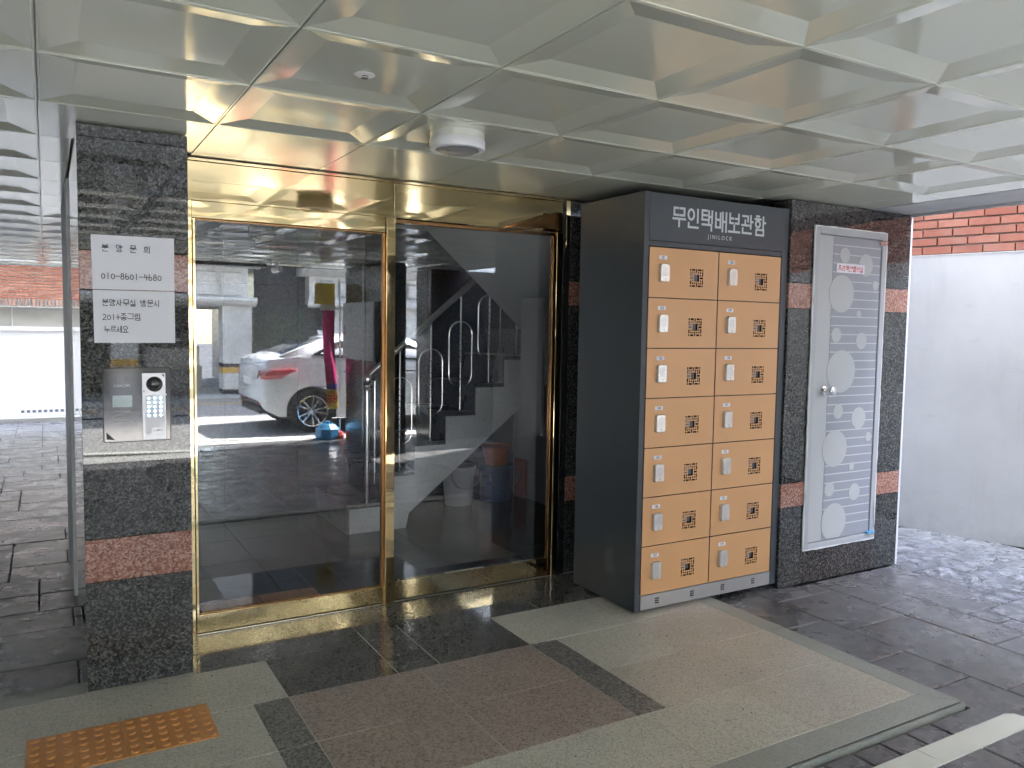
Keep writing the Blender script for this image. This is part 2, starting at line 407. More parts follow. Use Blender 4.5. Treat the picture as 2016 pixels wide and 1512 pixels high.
J = {'ㄱ': [[(0,1),(1,1),(1,0)]], 'ㄴ': [[(0,1),(0,0),(1,0)]], 'ㄷ': [[(1,1),(0,1),(0,0),(1,0)]],
 'ㄹ': [[(0,1),(1,1),(1,.5),(0,.5),(0,0),(1,0)]], 'ㅁ': [[(0,1),(1,1),(1,0),(0,0),(0,1)]],
 'ㅂ': [[(0,1),(0,0),(1,0),(1,1)],[(0,.5),(1,.5)]], 'ㅅ': [[(.5,1),(.42,.55),(0,0)],[(.45,.6),(1,0)]],
 'ㅇ': [circ(.5,.5,.5,.5)], 'ㅈ': [[(0,1),(1,1)],[(.5,1),(.4,.5),(0,0)],[(.45,.55),(1,0)]],
 'ㅌ': [[(1,1),(0,1),(0,0),(1,0)],[(0,.5),(1,.5)]], 'ㅍ': [[(0,1),(1,1)],[(0,0),(1,0)],[(.28,1),(.28,0)],[(.72,1),(.72,0)]],
 'ㅎ': [[(.3,1.05),(.7,1.05)],[(0,.78),(1,.78)],circ(.5,.28,.36,.30)],
 'ㅏ': [[(0,1),(0,0)],[(0,.55),(1,.55)]], 'ㅐ': [[(0,1),(0,0)],[(.8,1),(.8,0)],[(0,.55),(.8,.55)]],
 'ㅑ': [[(0,1),(0,0)],[(0,.68),(1,.68)],[(0,.42),(1,.42)]], 'ㅓ': [[(1,1),(1,0)],[(0,.55),(1,.55)]],
 'ㅕ': [[(1,1),(1,0)],[(0,.68),(1,.68)],[(0,.42),(1,.42)]], 'ㅔ': [[(.5,1),(.5,0)],[(1,1),(1,0)],[(0,.55),(.5,.55)]],
 'ㅣ': [[(.4,1),(.4,0)]], 'ㅗ': [[(0,0),(1,0)],[(.5,1),(.5,0)]], 'ㅛ': [[(0,0),(1,0)],[(.32,1),(.32,0)],[(.68,1),(.68,0)]],
 'ㅜ': [[(0,1),(1,1)],[(.5,1),(.5,0)]], 'ㅡ': [[(0,.6),(1,.6)]]}
def place(jm, x0, y0, x1, y1): return [[(x0+(x1-x0)*x, y0+(y1-y0)*y) for x, y in st] for st in J[jm]]
def syll(ch):
    k = ord(ch)-0xAC00; c, v, t = L_[k//588], V_[(k % 588)//28], T_[k % 28]; o = []
    if v in 'ㅏㅐㅑㅓㅔㅕㅣ':
        vx = (.66, .95) if v in 'ㅏㅑㅣㅐ' else (.55, .92)
        cw = .5 if v in 'ㅏㅑㅣㅐ' else .45
        if t: o += place(c, .04, .52, cw, .96) + place(v, vx[0], .40, vx[1], 1) + place(t, .14, 0, .84, .28)
        else: o += place(c, .04, .12, cw, .86) + place(v, vx[0], 0, vx[1], 1)
    elif v == 'ㅢ': o += place(c, .1, .45, .58, .92) + [[(0,.2),(.7,.2)],[(.88,1),(.88,0)]]
    elif v == 'ㅘ': o += place(c, .04, .66, .52, .97) + [[(0,.4),(.62,.4)],[(.28,.58),(.28,.4)],[(.78,1),(.78,.32)],[(.78,.66),(1,.66)]] + place(t, .12, 0, .84, .24)
    else:
        if t: o += place(c, .16, .66, .84, 1) + place(v, 0, .36, 1, .54) + place(t, .16, 0, .84, .26)
        else: o += place(c, .14, .48, .86, .98) + place(v, 0, .02, 1, .34)
    return o
DG = {'0': [circ(.5,.42,.40,.40)], '1': [[(.5,1),(.5,0)]], '-': [[(.05,.5),(.95,.5)]], '+': [[(0,.5),(1,.5)],[(.5,.95),(.5,.05)]],
 '8': [circ(.5,.76,.3,.24), circ(.5,.27,.38,.27)], '6': [[(.25,1),(.12,.5),(.12,.25)], circ(.5,.27,.38,.27)],
 '4': [[(.3,1),(.1,.45),(.95,.45)],[(.72,.8),(.72,0)]], '2': [[(.1,.85),(.4,1),(.8,.85),(.8,.6),(.1,0),(.95,0)]]}
def strokes(txt, h, adv=1.15, w=1.0):
    """poly-lines of a line of writing, starting at x=0, height h"""
    out = []; x = 0
    for ch in txt:
        if ch == ' ': x += h*w*.6; continue
        if ch in DG: st = DG[ch]; cw = h*w*.62; hh = h*.86
        else: st = syll(ch); cw = h*w; hh = h
        out += [[(x+px*cw, py*hh) for px, py in s_] for s_ in st]; x += cw*adv
    return out, x
def ribbon(mb, sts, w, T, depth=.0006):
    """each stroke as flat bars; T maps (u, v, d) to a point, d = height off the sheet"""
    k = 0
    for st in sts:
        for a, b_ in zip(st[:-1], st[1:]):
            dx, dy = b_[0]-a[0], b_[1]-a[1]; l = math.hypot(dx, dy)
            if l < 1e-6: continue
            ux, uy = dx/l, dy/l; e = w*.42; k += 1
            d0, d1 = .0001, depth + (k % 5)*.00006
            a2 = (a[0]-ux*e, a[1]-uy*e); b2 = (b_[0]+ux*e, b_[1]+uy*e); nx, ny = -uy*w/2, ux*w/2
            q = [(a2[0]-nx, a2[1]-ny), (b2[0]-nx, b2[1]-ny), (b2[0]+nx, b2[1]+ny), (a2[0]+nx, a2[1]+ny)]
            i = len(mb.v)
            mb.v += [T(x, y, d0) for x, y in q] + [T(x, y, d1) for x, y in q]
            for f in ((4,5,6,7),(0,1,5,4),(1,2,6,5),(2,3,7,6),(3,0,4,7)): mb.f.append(tuple(i+t for t in f))
    return mb

FZ = 0.0; GZ = -0.02; CZ = 2.268
# ================================================================== GROUND
g = MB(); g.quad((-60,-60,GZ-.03),(60,-60,GZ-.03),(60,60,GZ-.03),(-60,60,GZ-.03)).build('ground', 'ground_joint')
ground = bpy.data.objects['ground']; tag(ground, kind='structure')
# stamped blocks, random ashlar on a 0.15 m lattice
U = .155
def pack(x0, y0, nx, ny, sizes, seed):
    rr = random.Random(seed); occ = [[0]*ny for _ in range(nx)]; out = []
    for j in range(ny):
        for i in range(nx):
            if occ[i][j]: continue
            opts = sizes[:]; rr.shuffle(opts); opts.append((1, 1))
            for (a, b_) in opts:
                if i+a <= nx and j+b_ <= ny and all(not occ[i+p][j+q] for p in range(a) for q in range(b_)):
                    for p in range(a):
                        for q in range(b_): occ[i+p][j+q] = 1
                    out.append((x0+i*U, y0+j*U, a, b_)); break
    return out
blocks = []
def inslab(x, y, a, b_): return False
SZ = [(2,3),(3,4),(2,4),(3,3),(4,3),(3,2),(2,2),(2,3),(3,5)]
blocks += pack(3.232, -.32-.155*13, 18, 26, SZ, 3)            # right of the slab, up to the neighbour's wall
blocks += pack(-2.0, -.34-27*U, 34, 27, SZ, 5)                  # in front of the slab to the street line
blocks += pack(3.232+4*0, -.32-.155*27, 18, 14, SZ, 9)
blocks += pack(-3.0, 1.56, 21, 68, [(4,2),(5,2),(3,2),(4,3),(3,2),(2,2),(5,3)], 11)
blocks += pack(4.86, -.32+.155*13+.02, 7, 60, SZ, 12)
bk = []
for b_ in blocks:
    x, y, a, c = b_; cx, cy = x+a*U/2, y+c*U/2
    if y+c*U > -.32 and x < 3.23 and y < 1.55: continue
    if x >= 3.7 and x+a*U <= 4.84 and y >= 1.0: continue
    if 4.84 > x >= .115 and cy > 1.3: continue
    if cx > 6.35 or cy < -4.55: continue
    bk.append((math.hypot(cx-0.0, cy+2.1) + (2.5 if cy < -2 or cx < -1 else 0), b_))
bk.sort()
cache = {}
rest = MB()
pave = empty('paving', (0, 0, 0)); 
bpy.data.objects.remove(pave)
for k, (_, (x, y, a, c)) in enumerate(bk):
    hgt = GZ + rnd.uniform(-.0015, .0015)
    if k < 290:
        if (a, c) not in cache:
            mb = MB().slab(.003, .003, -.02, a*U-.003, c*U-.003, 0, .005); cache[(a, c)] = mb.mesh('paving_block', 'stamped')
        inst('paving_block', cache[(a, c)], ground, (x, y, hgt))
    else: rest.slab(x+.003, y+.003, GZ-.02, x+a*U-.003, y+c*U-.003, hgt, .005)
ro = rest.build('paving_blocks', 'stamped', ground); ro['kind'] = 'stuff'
# street
rd = MB().quad((-60,-10.6,GZ-.02),(60,-10.6,GZ-.02),(60,-4.66,GZ-.02),(-60,-4.66,GZ-.02)).build('road', 'asphalt'); tag(rd, kind='structure')
MB().box(-60,-10.35,GZ-.019,60,-10.22,GZ-.014).build('yellow_line', 'yellow_paint', rd)
# painted white line along the kerb side of the parking bay
wl = MB()
wl.quad((-6,-6.65,GZ+.006),(3.30,-4.78,GZ+.006),(3.33,-4.66,GZ+.006),(-6,-6.50,GZ+.006))
wl = MB().prism([(-6,-6.62),(3.30,-4.82),(3.36,-4.70),(3.30,-4.68),(-6,-6.48)], GZ-.018, GZ+.006, 'z')
wlo = wl.build('white_line', 'white_paint', rd)
pv = MB().box(-60,-13.5,GZ-.03,60,-10.6,GZ+.06).build('far_pavement', 'concrete'); tag(pv, kind='structure')
sf = MB().box(-60,-5.02,GZ-.028,60,-4.62,GZ-.004).build('kerb_strip', 'concrete'); tag(sf, kind='structure')
# drain grate
dg = MB()
for k in range(66): dg.box(1.0+k*.04, -4.27, GZ-.004, 1.0+k*.04+.018, -4.13, GZ+.006)
dg.box(.98,-4.29,GZ-.004,3.66,-4.27,GZ+.007); dg.box(.98,-4.13,GZ-.004,3.66,-4.11,GZ+.007)
dgo = dg.build('drain_grate', 'steel'); tag(dgo, 'long steel drain grate in the paving near the parking bay line', 'drain grate')
# parking stop line at bottom right (pale stone strips)
ps = empty('parking_line', (3.34, -.5, GZ)); tag(ps, 'pale painted strip on the paving in front of the granite step edge', 'painted line')
for a, c in ((2.72, 3.34), (2.08, 2.716), (1.44, 2.076), (.8, 1.436)):
    p = MB()
    if c > 3.3: p.prism([(a-3.34,-.05),(-.045,-.05),(-.008,-.03),(0,0),(-.01,.035),(-.045,.052),(a-3.34,.052)], -.01, .007, 'z')
    else: p.prism([(a-3.34,-.05),(c-3.34,-.05),(c-3.34,.052),(a-3.34,.052)], -.01, .007, 'z')
    p.build('line_segment', 'white_paint', ps)

# ================================================================== GRANITE FLOOR SLAB
fl = MB().box(-6,-.315,-.06,3.225,1.55,-.0018).box(.5,1.55,-.06,3.7,1.9,-.004).build('floor', 'grout'); tag(fl, kind='structure')
def tile(x0, y0, x1, y1, m, j=.0017, z=0.0, c=.0010):
    o = MB().slab(x0+j, y0+j, -.03, x1-j, y1-j, z, c).build('floor_tile', m, fl); return o
# row A (threshold)
for a, b_ in ((.526,1.295),(1.295,1.495),(1.495,2.265),(2.265,3.0),(3.0,3.70)): tile(a, 1.42, b_, 1.868, 'floor_dark')
for a, b_, m in ((.82,1.295,'floor_dark'),(1.295,1.495,'floor_dark'),(1.495,1.965,'floor_dark'),(1.965,2.55,'floor_light'),(2.55,3.11,'floor_beige')): tile(a, 1.02, b_, 1.42, m)
for a, b_ in ((.23,.82),(-.37,.23),(-.97,-.37),(-1.57,-.97),(-2.2,-1.57)): tile(a, 1.02, b_, 1.43 if b_ < .3 else 1.42, 'floor_light')
tile(.12,1.42,.526,1.434,'floor_light', .0001, -.0004, .0002)
for a, b_ in ((-.48,.118),(-1.08,-.48),(-1.68,-1.08),(-2.2,-1.68)): tile(a, 1.43, b_, 1.55, 'floor_border')
for y0, y1 in ((.62,1.02),(.22,.62)):
    tile(.82,y0,1.39,y1,'floor_pink'); tile(1.39,y0,1.965,y1,'floor_pink')
    tile(.68,y0,.82,y1,'floor_strip', .0012); tile(1.965,y0,2.11,y1,'floor_strip', .0012)
    for a, b_ in ((.08,.68),(-.52,.08),(-1.12,-.52),(-1.72,-1.12)): tile(a, y0, b_, y1, 'floor_light')
    tile(2.11,y0,2.56 if y0 > .5 else 2.7,y1,'floor_light' if y0 > .5 else 'floor_beige'); tile(2.56 if y0 > .5 else 2.7,y0,3.11,y1,'floor_beige')
for a, b_ in ((2.5,3.11),(1.98,2.5),(1.39,1.98),(.82,1.39),(.24,.82),(-.36,.24),(-.96,-.36),(-1.56,-.96)):
    tile(a, -.185, b_, .22, 'floor_beige' if a > 2.4 else 'floor_light')
# border strips with a mitred corner
def poly_tile(pts, m, z=.0):
    return MB().prism(pts, -.03, z, 'z').build('border_stone', m, fl)
poly_tile([(3.113,.612),(3.225,.612),(3.225,1.09),(3.113,1.09)], 'floor_border')
poly_tile([(3.113,-.184),(3.225,-.312),(3.225,.608),(3.113,.608)], 'floor_border')
poly_tile([(3.222,-.315),(3.110,-.188),(2.06,-.188),(2.06,-.315)], 'floor_border')
poly_tile([(2.056,-.315),(2.056,-.188),(.9,-.188),(.9,-.315)], 'floor_border')
poly_tile([(.896,-.315),(.896,-.188),(-.6,-.188),(-.6,-.315)], 'floor_border')
MB().box(-2,-.326,-.045,3.236,-.3155,-.006).box(3.2255,-.3155,-.045,3.236,1.08,-.009).build('edge_trim', 'floor_border', fl)

lt = MB(); r3 = random.Random(4)
for k in range(70):
    x, y = r3.uniform(-.3, 3.0), r3.uniform(-.25, 1.5); q = r3.uniform(.0015, .0042); a = r3.uniform(0, 3)
    if y > 1.40 and x < .6: continue
    lt.prism([(x+q*math.cos(a+t)*r3.uniform(.6, 1.3), y+q*math.sin(a+t)*r3.uniform(.5, 1.2)) for t in (0, 1.2, 2.5, 3.9, 5.1)], .0006, .0022, 'z')
for k in range(60):
    x, y = r3.uniform(3.3, 6.0), r3.uniform(-.6, 1.0); q = r3.uniform(.002, .007); a = r3.uniform(0, 3)
    lt.prism([(x+q*math.cos(a+t)*r3.uniform(.6, 1.3), y+q*math.sin(a+t)*r3.uniform(.5, 1.2)) for t in (0, 1.2, 2.5, 3.9, 5.1)], GZ+.0022, GZ+.005, 'z')
lto = lt.build('litter', 'bark'); tag(lto, 'scattered tiny dark crumbs of dirt on the entrance floor', 'litter', kind='stuff')
# tactile paving plates
tp0 = MB().slab(0, 0, 0, .3035, .29, .004, .0015).mesh('tactile_plate', 'tactile')
def studs():
    mb = MB()
    for i in range(6):
        for j in range(6):
            mb.lathe([(.0155,.003),(.0145,.006),(.0115,.0082),(.006,.0088),(0.0001,.0088)], (.026+i*.0503, .024+j*.0484, 0), 'z', 12)
    return mb.mesh('studs', 'tactile', smooth=True)
st0 = studs()
for k, (tx, ty, lb) in enumerate(((.218,.82,'ochre studded tactile plate on the pale floor, the right one below the granite pillar'),
                          (-.087,.82,'ochre studded tactile plate on the pale floor, the left one at the photo corner'))):
    t = inst('tactile_plate', tp0, None, (tx, ty, .0005)); tag(t, lb, 'tactile paving', 'tactile plates in front of the pillar')
    s_ = inst('studs', st0, t)
for k, (tx, lb) in enumerate(((.68,'ochre studded tactile plate inside the glass door, left of two'), (.99,'ochre studded tactile plate inside the glass door, right of two'))):
    t = inst('tactile_plate', tp0, None, (tx, 2.02, .0005)); tag(t, lb, 'tactile paving', 'tactile plates inside the door'); inst('studs', st0, t)

# ================================================================== CEILING
ceil = MB().box(-5.4,-4.85,CZ+.035,4.44,10.86,CZ+.06).build('ceiling', 'ceil_frame'); tag(ceil, kind='structure')
P6 = .5985
def coffer(w, h):
    mb = MB(); e = .006; i1 = .100; d = .015; fz = .004; g_ = .0022
    def ring(a, z): return [(g_+a, g_+a, z), (w-g_-a, g_+a, z), (w-g_-a, h-g_-a, z), (g_+a, h-g_-a, z)]
    rings = [ring(0, .02), ring(0, 0), ring(e, 0), ring(e+.002, .002), ring(i1, .002+d)]
    i = 0
    for r_ in rings: mb.v += r_
    for k in range(len(rings)-1):
        for q in range(4):
            q2 = (q+1) % 4; mb.f.append((k*4+q, (k+1)*4+q, (k+1)*4+q2, k*4+q2))
    n = (len(rings)-1)*4; mb.f.append((n+3, n+2, n+1, n))
    return mb
def flatp(x0, y0, x1, y1):
    mb = MB(); g_ = .0022
    def ring(a, z): return [(x0+g_+a, y0+g_+a, z), (x1-g_-a, y0+g_+a, z), (x1-g_-a, y1-g_-a, z), (x0+g_+a, y1-g_-a, z)]
    rings = [ring(0, .02), ring(0, .001), ring(.0015, 0)]
    for r_ in rings: mb.v += r_
    for k in range(2):
        for q in range(4):
            q2 = (q+1) % 4; mb.f.append((k*4+q, (k+1)*4+q, (k+1)*4+q2, k*4+q2))
    mb.f.append((11, 10, 9, 8)); return mb
def mesh_nr(mb, name, m):
    return mb.mesh(name, m, recalc=False)
cof = mesh_nr(coffer(.6, .5985), 'ceiling_panel', 'ceiling')
cells = []
for i in range(-9, 8):
    for j in range(-8, 18):
        X0, Y0 = -.004+.6*i, P6*j; X1, Y1 = X0+.6, Y0+P6; fm = None
        if j >= 2 and j < 7 and i >= 0:
            if i == 0:
                if j == 2: fm = (X0, Y0, .596, Y1)
                else: fm = (X0, Y0, .118, Y1)
            elif j == 2 and i < 6: fm = (X0, Y0, X1, 1.866)
            elif i == 7 and False: pass
            else: continue
        elif j == 1 and i >= 6: fm = (X0, Y0, min(X1, 4.43), Y1)
        elif i == 7: fm = (X0, Y0, 4.43, Y1)
        if j >= 7 and i >= 1: continue
        cells.append((math.hypot(X0+.3, Y0+.3+2.1), X0, Y0, fm))
cells.sort()
restc = MB()
for k, (_, X0, Y0, fm) in enumerate(cells):
    if fm: inst('ceiling_panel', mesh_nr(flatp(*fm), 'ceiling_panel', 'ceiling'), ceil, (0, 0, CZ))
    elif k < 285: inst('ceiling_panel', cof, ceil, (X0, Y0, CZ+rnd.uniform(0, .0006)), (rnd.uniform(-.002,.002), rnd.uniform(-.002,.002), 0))
    else:
        c0 = coffer(.6, P6); n = len(restc.v); restc.v += [(x+X0, y+Y0, z+CZ) for x, y, z in c0.v]; restc.f += [tuple(q+n for q in f) for f in c0.f]
if restc.v:
    o = inst('ceiling_panels', mesh_nr(restc, 'ceiling_panels', 'ceiling'), ceil); o['kind'] = 'stuff'
# upper building
bld = empty('building', (0, 0, 2.3)); tag(bld, 'upper storeys resting over the open parking hall', 'building')
for bx in ((-5.5,-4.95,4.82,1.953),(-5.5,4.097,4.82,10.9),(-5.5,1.954,.560,4.096),(3.70,1.954,4.82,4.096)):
    MB().box(bx[0],bx[1],.08,bx[2],bx[3],7.2).build('upper_storeys', 'cream_wall', bld)  # blocks leave an added light shaft open over the stair hall
rc = MB().box(.50,1.90,7.22,4.0,2.2,7.3).box(.50,3.8,7.22,4.0,4.2,7.3).box(.50,2.201,7.22,.8,3.799,7.3).box(3.4,2.201,7.22,4.0,3.799,7.3)
rc.build('stairwell_roof', 'cream_wall', bld)  # added roof opening, lets daylight down an unseen shaft into the hall
MB().box(4.442,-4.95,-.034,4.82,11.0,.079).build('edge_soffit', 'plaster', bld)
MB().box(-5.5,-4.95,-.034,4.44,-4.86,.079).build('street_fascia', 'dark_stone', bld)
MB().box(.62,4.3,-2.31,4.80,10.8,-.04).build('rear_rooms', 'cream_wall', bld)  # added unseen mass, stops sun reaching the left rear floor
MB().box(-5.5,10.87,-.034,4.44,11.0,.079).build('rear_fascia', 'plaster', bld)
MB().box(4.822,-4.95,-.05,4.85,11.0,.3).build('edge_trim', 'plaster', bld)

# ceiling light, sprinkler
cl = empty('ceiling_light', (1.475, .865, CZ)); tag(cl, 'round white ceiling lamp with clear prismatic lens, off, on the coffered ceiling', 'ceiling light')
MB().lathe([(.111,.03),(.111,-.012),(.109,-.014)], (0,0,0), 'z', 48).build('base', 'ceil_frame', cl, True)
MB().lathe([(.111,-.010),(.114,-.014),(.114,-.044),(.111,-.049),(.092,-.050),(.090,-.044),(.090,-.02)], (0,0,0), 'z', 48).build('rim', 'white_plastic', cl, True)
MB().lathe([(.089,-.03),(.088,-.049),(.070,-.058),(.04,-.063),(.0001,-.065)], (0,0,0), 'z', 48).build('lens', 'lens', cl, True)
sp = empty('sprinkler', (.888, .335, CZ+.019)); tag(sp, 'small white round sprinkler head flush in a ceiling panel', 'sprinkler')
MB().lathe([(.012,-.001),(.031,-.001),(.033,-.003),(.028,-.006),(.012,-.005)], (0,0,0), 'z', 32).build('rose', 'white_plastic', sp, True)
mb = MB().lathe([(.010,0),(.010,-.006),(.006,-.008),(.006,-.011),(.012,-.012),(.012,-.013),(.0001,-.0135)], (0,0,0), 'z', 16)
mb.tube([(-.009,0,-.003),(-.010,0,-.009),(-.004,0,-.0125)], .0016, 6).tube([(.009,0,-.003),(.010,0,-.009),(.004,0,-.0125)], .0016, 6).build('nozzle', 'steel', sp, True)
sp2 = empty('sprinkler', (1.75, -.98, CZ+.019)); tag(sp2, 'small round sprinkler head at the top edge of the photo, above the lockers', 'sprinkler')
MB().lathe([(.012,-.001),(.031,-.001),(.033,-.003),(.028,-.006),(.012,-.005)], (0,0,0), 'z', 32).build('rose', 'white_plastic', sp2, True)

# ================================================================== GRANITE WALLS
TOPZ = 2.262
def wall(name, label, core, cat='wall'):
    w_ = empty(name, (core[0], core[1], 0)); tag(w_, label, cat)
    MB().box(0, 0, GZ, core[2]-core[0], core[3]-core[1], TOPZ-.002).build('core', 'black_joint', w_); return w_
def slab_f(w_, x0, x1, z0, z1, y, m, th=.022, j=.0014):      # slab on a face looking to -y
    ox, oy = w_.location.x, w_.location.y
    return MB().slab(x0+j-ox, y-oy, z0+j, x1-j-ox, y+th-oy, z1-j, .001, '-y').build('stone_slab', m, w_)
def slab_s(w_, y0, y1, z0, z1, x, m, th=.022, j=.0014):      # face looking to -x
    ox, oy = w_.location.x, w_.location.y
    return MB().slab(x-ox, y0+j-oy, z0+j, x+th-ox, y1-j-oy, z1-j, .001, '-x').build('stone_slab', m, w_)
Wl = wall('granite_pillar', 'polished dark granite pillar with pink bands left of the gold door, notices on it', (.145, 1.46, .502, 4.1))
ZB = [(-.0,.448,'granite_dark'),(.448,.623,'granite_pink'),(.623,1.111,'granite_dark'),(1.111,1.623,'granite_dark'),(1.623,1.779,'granite_pink'),(1.779,2.215,'granite_dark'),(2.215,TOPZ,'granite_dark')]
for a, b_, m in ZB:
    jj = .0022 if a in (1.111, 1.623) else .0012
    slab_f(Wl, .12, .524, a+(.002 if a == 0 else 0), b_, 1.435, m, j=jj)
    if a != 2.215:
        bb = TOPZ if b_ == 2.215 else b_
        slab_s(Wl, 1.459, 2.13, a+(.002 if a == 0 else 0), bb, .1215, m); slab_s(Wl, 2.13, 2.80, a+(.002 if a == 0 else 0), bb, .1215, m)
MB().box(.5-.145,0,-.0,.523-.145,.40,TOPZ).build('return_facing', 'granite_dark', Wl)
MB().box(.112-.145,2.83-1.46,GZ,.16-.145,4.1-1.46,1.31).build('rear_pilaster', 'white_wall', Wl)
MB().box(.112-.145,2.83-1.46,1.314,.16-.145,4.1-1.46,TOPZ).build('rear_pilaster', 'white_wall', Wl)

Wm = wall('granite_wall', 'strip of polished dark granite wall between the gold door jamb and the lockers', (2.745, 1.90, 3.71, 1.95))
for a, b_, m in ((0,.45,'granite_dark'),(.45,.60,'granite_pink'),(.60,1.12,'granite_dark'),(1.12,1.64,'granite_dark'),(1.64,1.785,'granite_pink'),(1.785,TOPZ,'granite_dark')):
    slab_f(Wm, 2.722, 3.3, a+(.002 if a == 0 else 0), b_, 1.875, m); slab_f(Wm, 3.3, 3.715, a+(.002 if a == 0 else 0), b_, 1.875, m)

Wr = wall('granite_wall', 'polished brownish granite wall around the pale grey steel door, right of the lockers', (3.745, 1.30, 4.815, 4.1))
Y = 1.085
MB().box(0,-.19,GZ,.17,0,TOPZ-.002).box(.85,-.19,GZ,1.07,0,TOPZ-.002).box(.17,-.19,2.13,.85,0,TOPZ-.002).box(.17,-.19,GZ,.85,0,.185).build('core', 'black_joint', Wr)
Zr = [(GZ,.464,'granite_dark'),(.464,.608,'granite_pink'),(.608,1.12,'granite_dark'),(1.12,1.639,'granite_dark'),(1.639,1.787,'granite_pink'),(1.787,1.872,'granite_dark'),(1.872,TOPZ,'granite_brown')]
for a, b_, m in Zr:
    slab_f(Wr, 3.722, 3.93, a, b_, Y, m, .024); slab_f(Wr, 4.585, 4.838, a, b_, Y, m, .024)
    slab_s(Wr, 1.11, 2.1, a, b_, 3.7215, m, .022)
slab_f(Wr, 3.93, 4.585, GZ, .19, Y, 'granite_brown', .024); slab_f(Wr, 3.93, 4.585, 2.128, TOPZ, Y, 'granite_brown', .024)
MB().box(4.8385-3.745,-.214,GZ,4.856-3.745,-.19,TOPZ).build('corner_trim', 'silicone', Wr)
MB().box(1.07,-.19,GZ,1.09,2.8,TOPZ-.01).build('side_facing', 'plaster', Wr)

# ---- steel valve-room door
vd = empty('steel_door', (3.919, 1.075, .19)); tag(vd, 'narrow pale grey steel door with circle and line pattern, red lettered sticker', 'door')
W_, H_ = .662, 1.935
fr = MB()
fr.box(0,-.003,0,.04,.07,H_).box(W_-.042,-.003,0,W_,.07,H_).box(.04,-.003,H_-.042,W_-.042,.07,H_).box(.04,-.003,0,W_-.042,.07,.036)
bevel(fr.build('frame', 'door_frame', vd), .003)
# wobbly silicone bead round the frame
bead = []
def bd(p, q, n):
    for k in range(n):
        t = k/n; bead.append((p[0]+(q[0]-p[0])*t+rnd.uniform(-.0016,.0016), .002, p[1]+(q[1]-p[1])*t+rnd.uniform(-.0016,.0016)))
bd((-.002,-.002),(-.002,H_+.002),40); bd((-.002,H_+.002),(W_+.002,H_+.002),16); bd((W_+.002,H_+.002),(W_+.002,-.002),40); bd((W_+.002,-.002),(-.002,-.002),16)
MB().tube(bead, [.0055+rnd.uniform(-.0015,.002) for _ in bead], 8, True).build('silicone_bead', 'silicone', vd, True)
lf = empty('leaf', (0,0,0)); bpy.data.objects.remove(lf)
lx0, lx1, lz0, lz1 = .043, W_-.045, .040, H_-.046
leaf = bevel(MB().box(lx0, .006, lz0, lx1, .046, lz1).build('leaf', 'door_leaf', vd), .002)
sx0 = 4.088-3.919
strip = MB().box(sx0, .0046, lz0+.004, lx1-.003, .0058, lz1-.004).build('blue_film', 'door_stripe', leaf)
ln = MB(); z = lz1-.055; 
while z > lz0+.03:
    ln.box(sx0, .0034, z, lx1-.003, .0045, z+.0062); z -= .0535
ln.build('film_lines', 'door_line', leaf)
cr = MB()
def disc(cx, cz, r_, y=.0022, n=40):
    # circle clipped to the leaf
    pts = [(min(lx1-.003, max(lx0+.002, cx+r_*math.cos(2*math.pi*k/n))), max(lz0+.002, cz+r_*math.sin(2*math.pi*k/n))) for k in range(n)]
    pp = []
    for p in pts:
        if not pp or math.hypot(p[0]-pp[-1][0], p[1]-pp[-1][1]) > 1e-5: pp.append(p)
    cr.prism(pp, y, .0033, 'y')
def rp(px, py, s=4.318, ox=1560, oy=430):       # photo crop -> door plane (uses linear fit of the four leaf corners)
    return px, py
# circles measured on the door (x from the frame's left edge, z above its foot)
CI = [(.273,1.779,.046), (.471,1.73,.068), (.256,1.548,.113), (.571,1.609,.029), (.424,1.428,.024), (.224,1.298,.044), (.461,1.264,.051), (.282,1.077,.13), (.271,.832,.045), (.467,.783,.067), (.253,.603,.113), (.57,.661,.029), (.42,.482,.024), (.221,.353,.044), (.458,.318,.053), (.272,.147,.115)]
for cx, cz, r_ in CI: disc(cx, cz, r_)
for (cx, cz, r_) in [(.240,.565,.0455),(.435,.512,.070),(.218,.300,.125),(.560,.388,.030),(.375,.150,.022)]: pass
cr.build('film_circles', 'door_leaf', leaf)
for o_ in (leaf,): pass
stick = MB().box(.198,-.001,1.675,.456,.0018,1.728).build('sticker', 'paper', vd)
sts, wtot = strokes('프리액션밸브실', .034, 1.12, .82)
sc_ = .236/wtot
ribbon(MB(), [[(x*sc_, y) for x, y in s_] for s_ in sts], .0036, lambda u_, v_, d: (.210+u_, -.001-d, 1.684+v_)).build('sticker_lettering', 'print_red', stick)
kn = MB().lathe([(.033,.006),(.033,0),(.030,-.006),(.018,-.010),(.012,-.016),(.012,-.030),(.020,-.036),(.027,-.044),(.0285,-.054),(.026,-.064),(.018,-.069),(.0001,-.070)], (.135,.0,.965), 'y', 32).build('knob', 'steel', leaf, True)
MB().box(W_-.075,-.012,H_-.075,W_-.02,.0,H_-.055).box(W_-.03,-.016,H_-.07,W_-.012,.0,H_-.048).build('top_pivot', 'steel', vd)
MB().tube([(W_-.018,.0,.26),(W_-.016,-.012,.10),(W_-.010,-.016,.04),(W_-.02,-.012,.012)], .0022, 8).box(W_-.06,-.016,.028,W_-.022,-.002,.04).build('bottom_pivot', 'steel', vd)
MB().box(W_-.085,-.022,.042,W_-.018,-.002,.052).build('blue_tape', 'blue_plastic', vd)

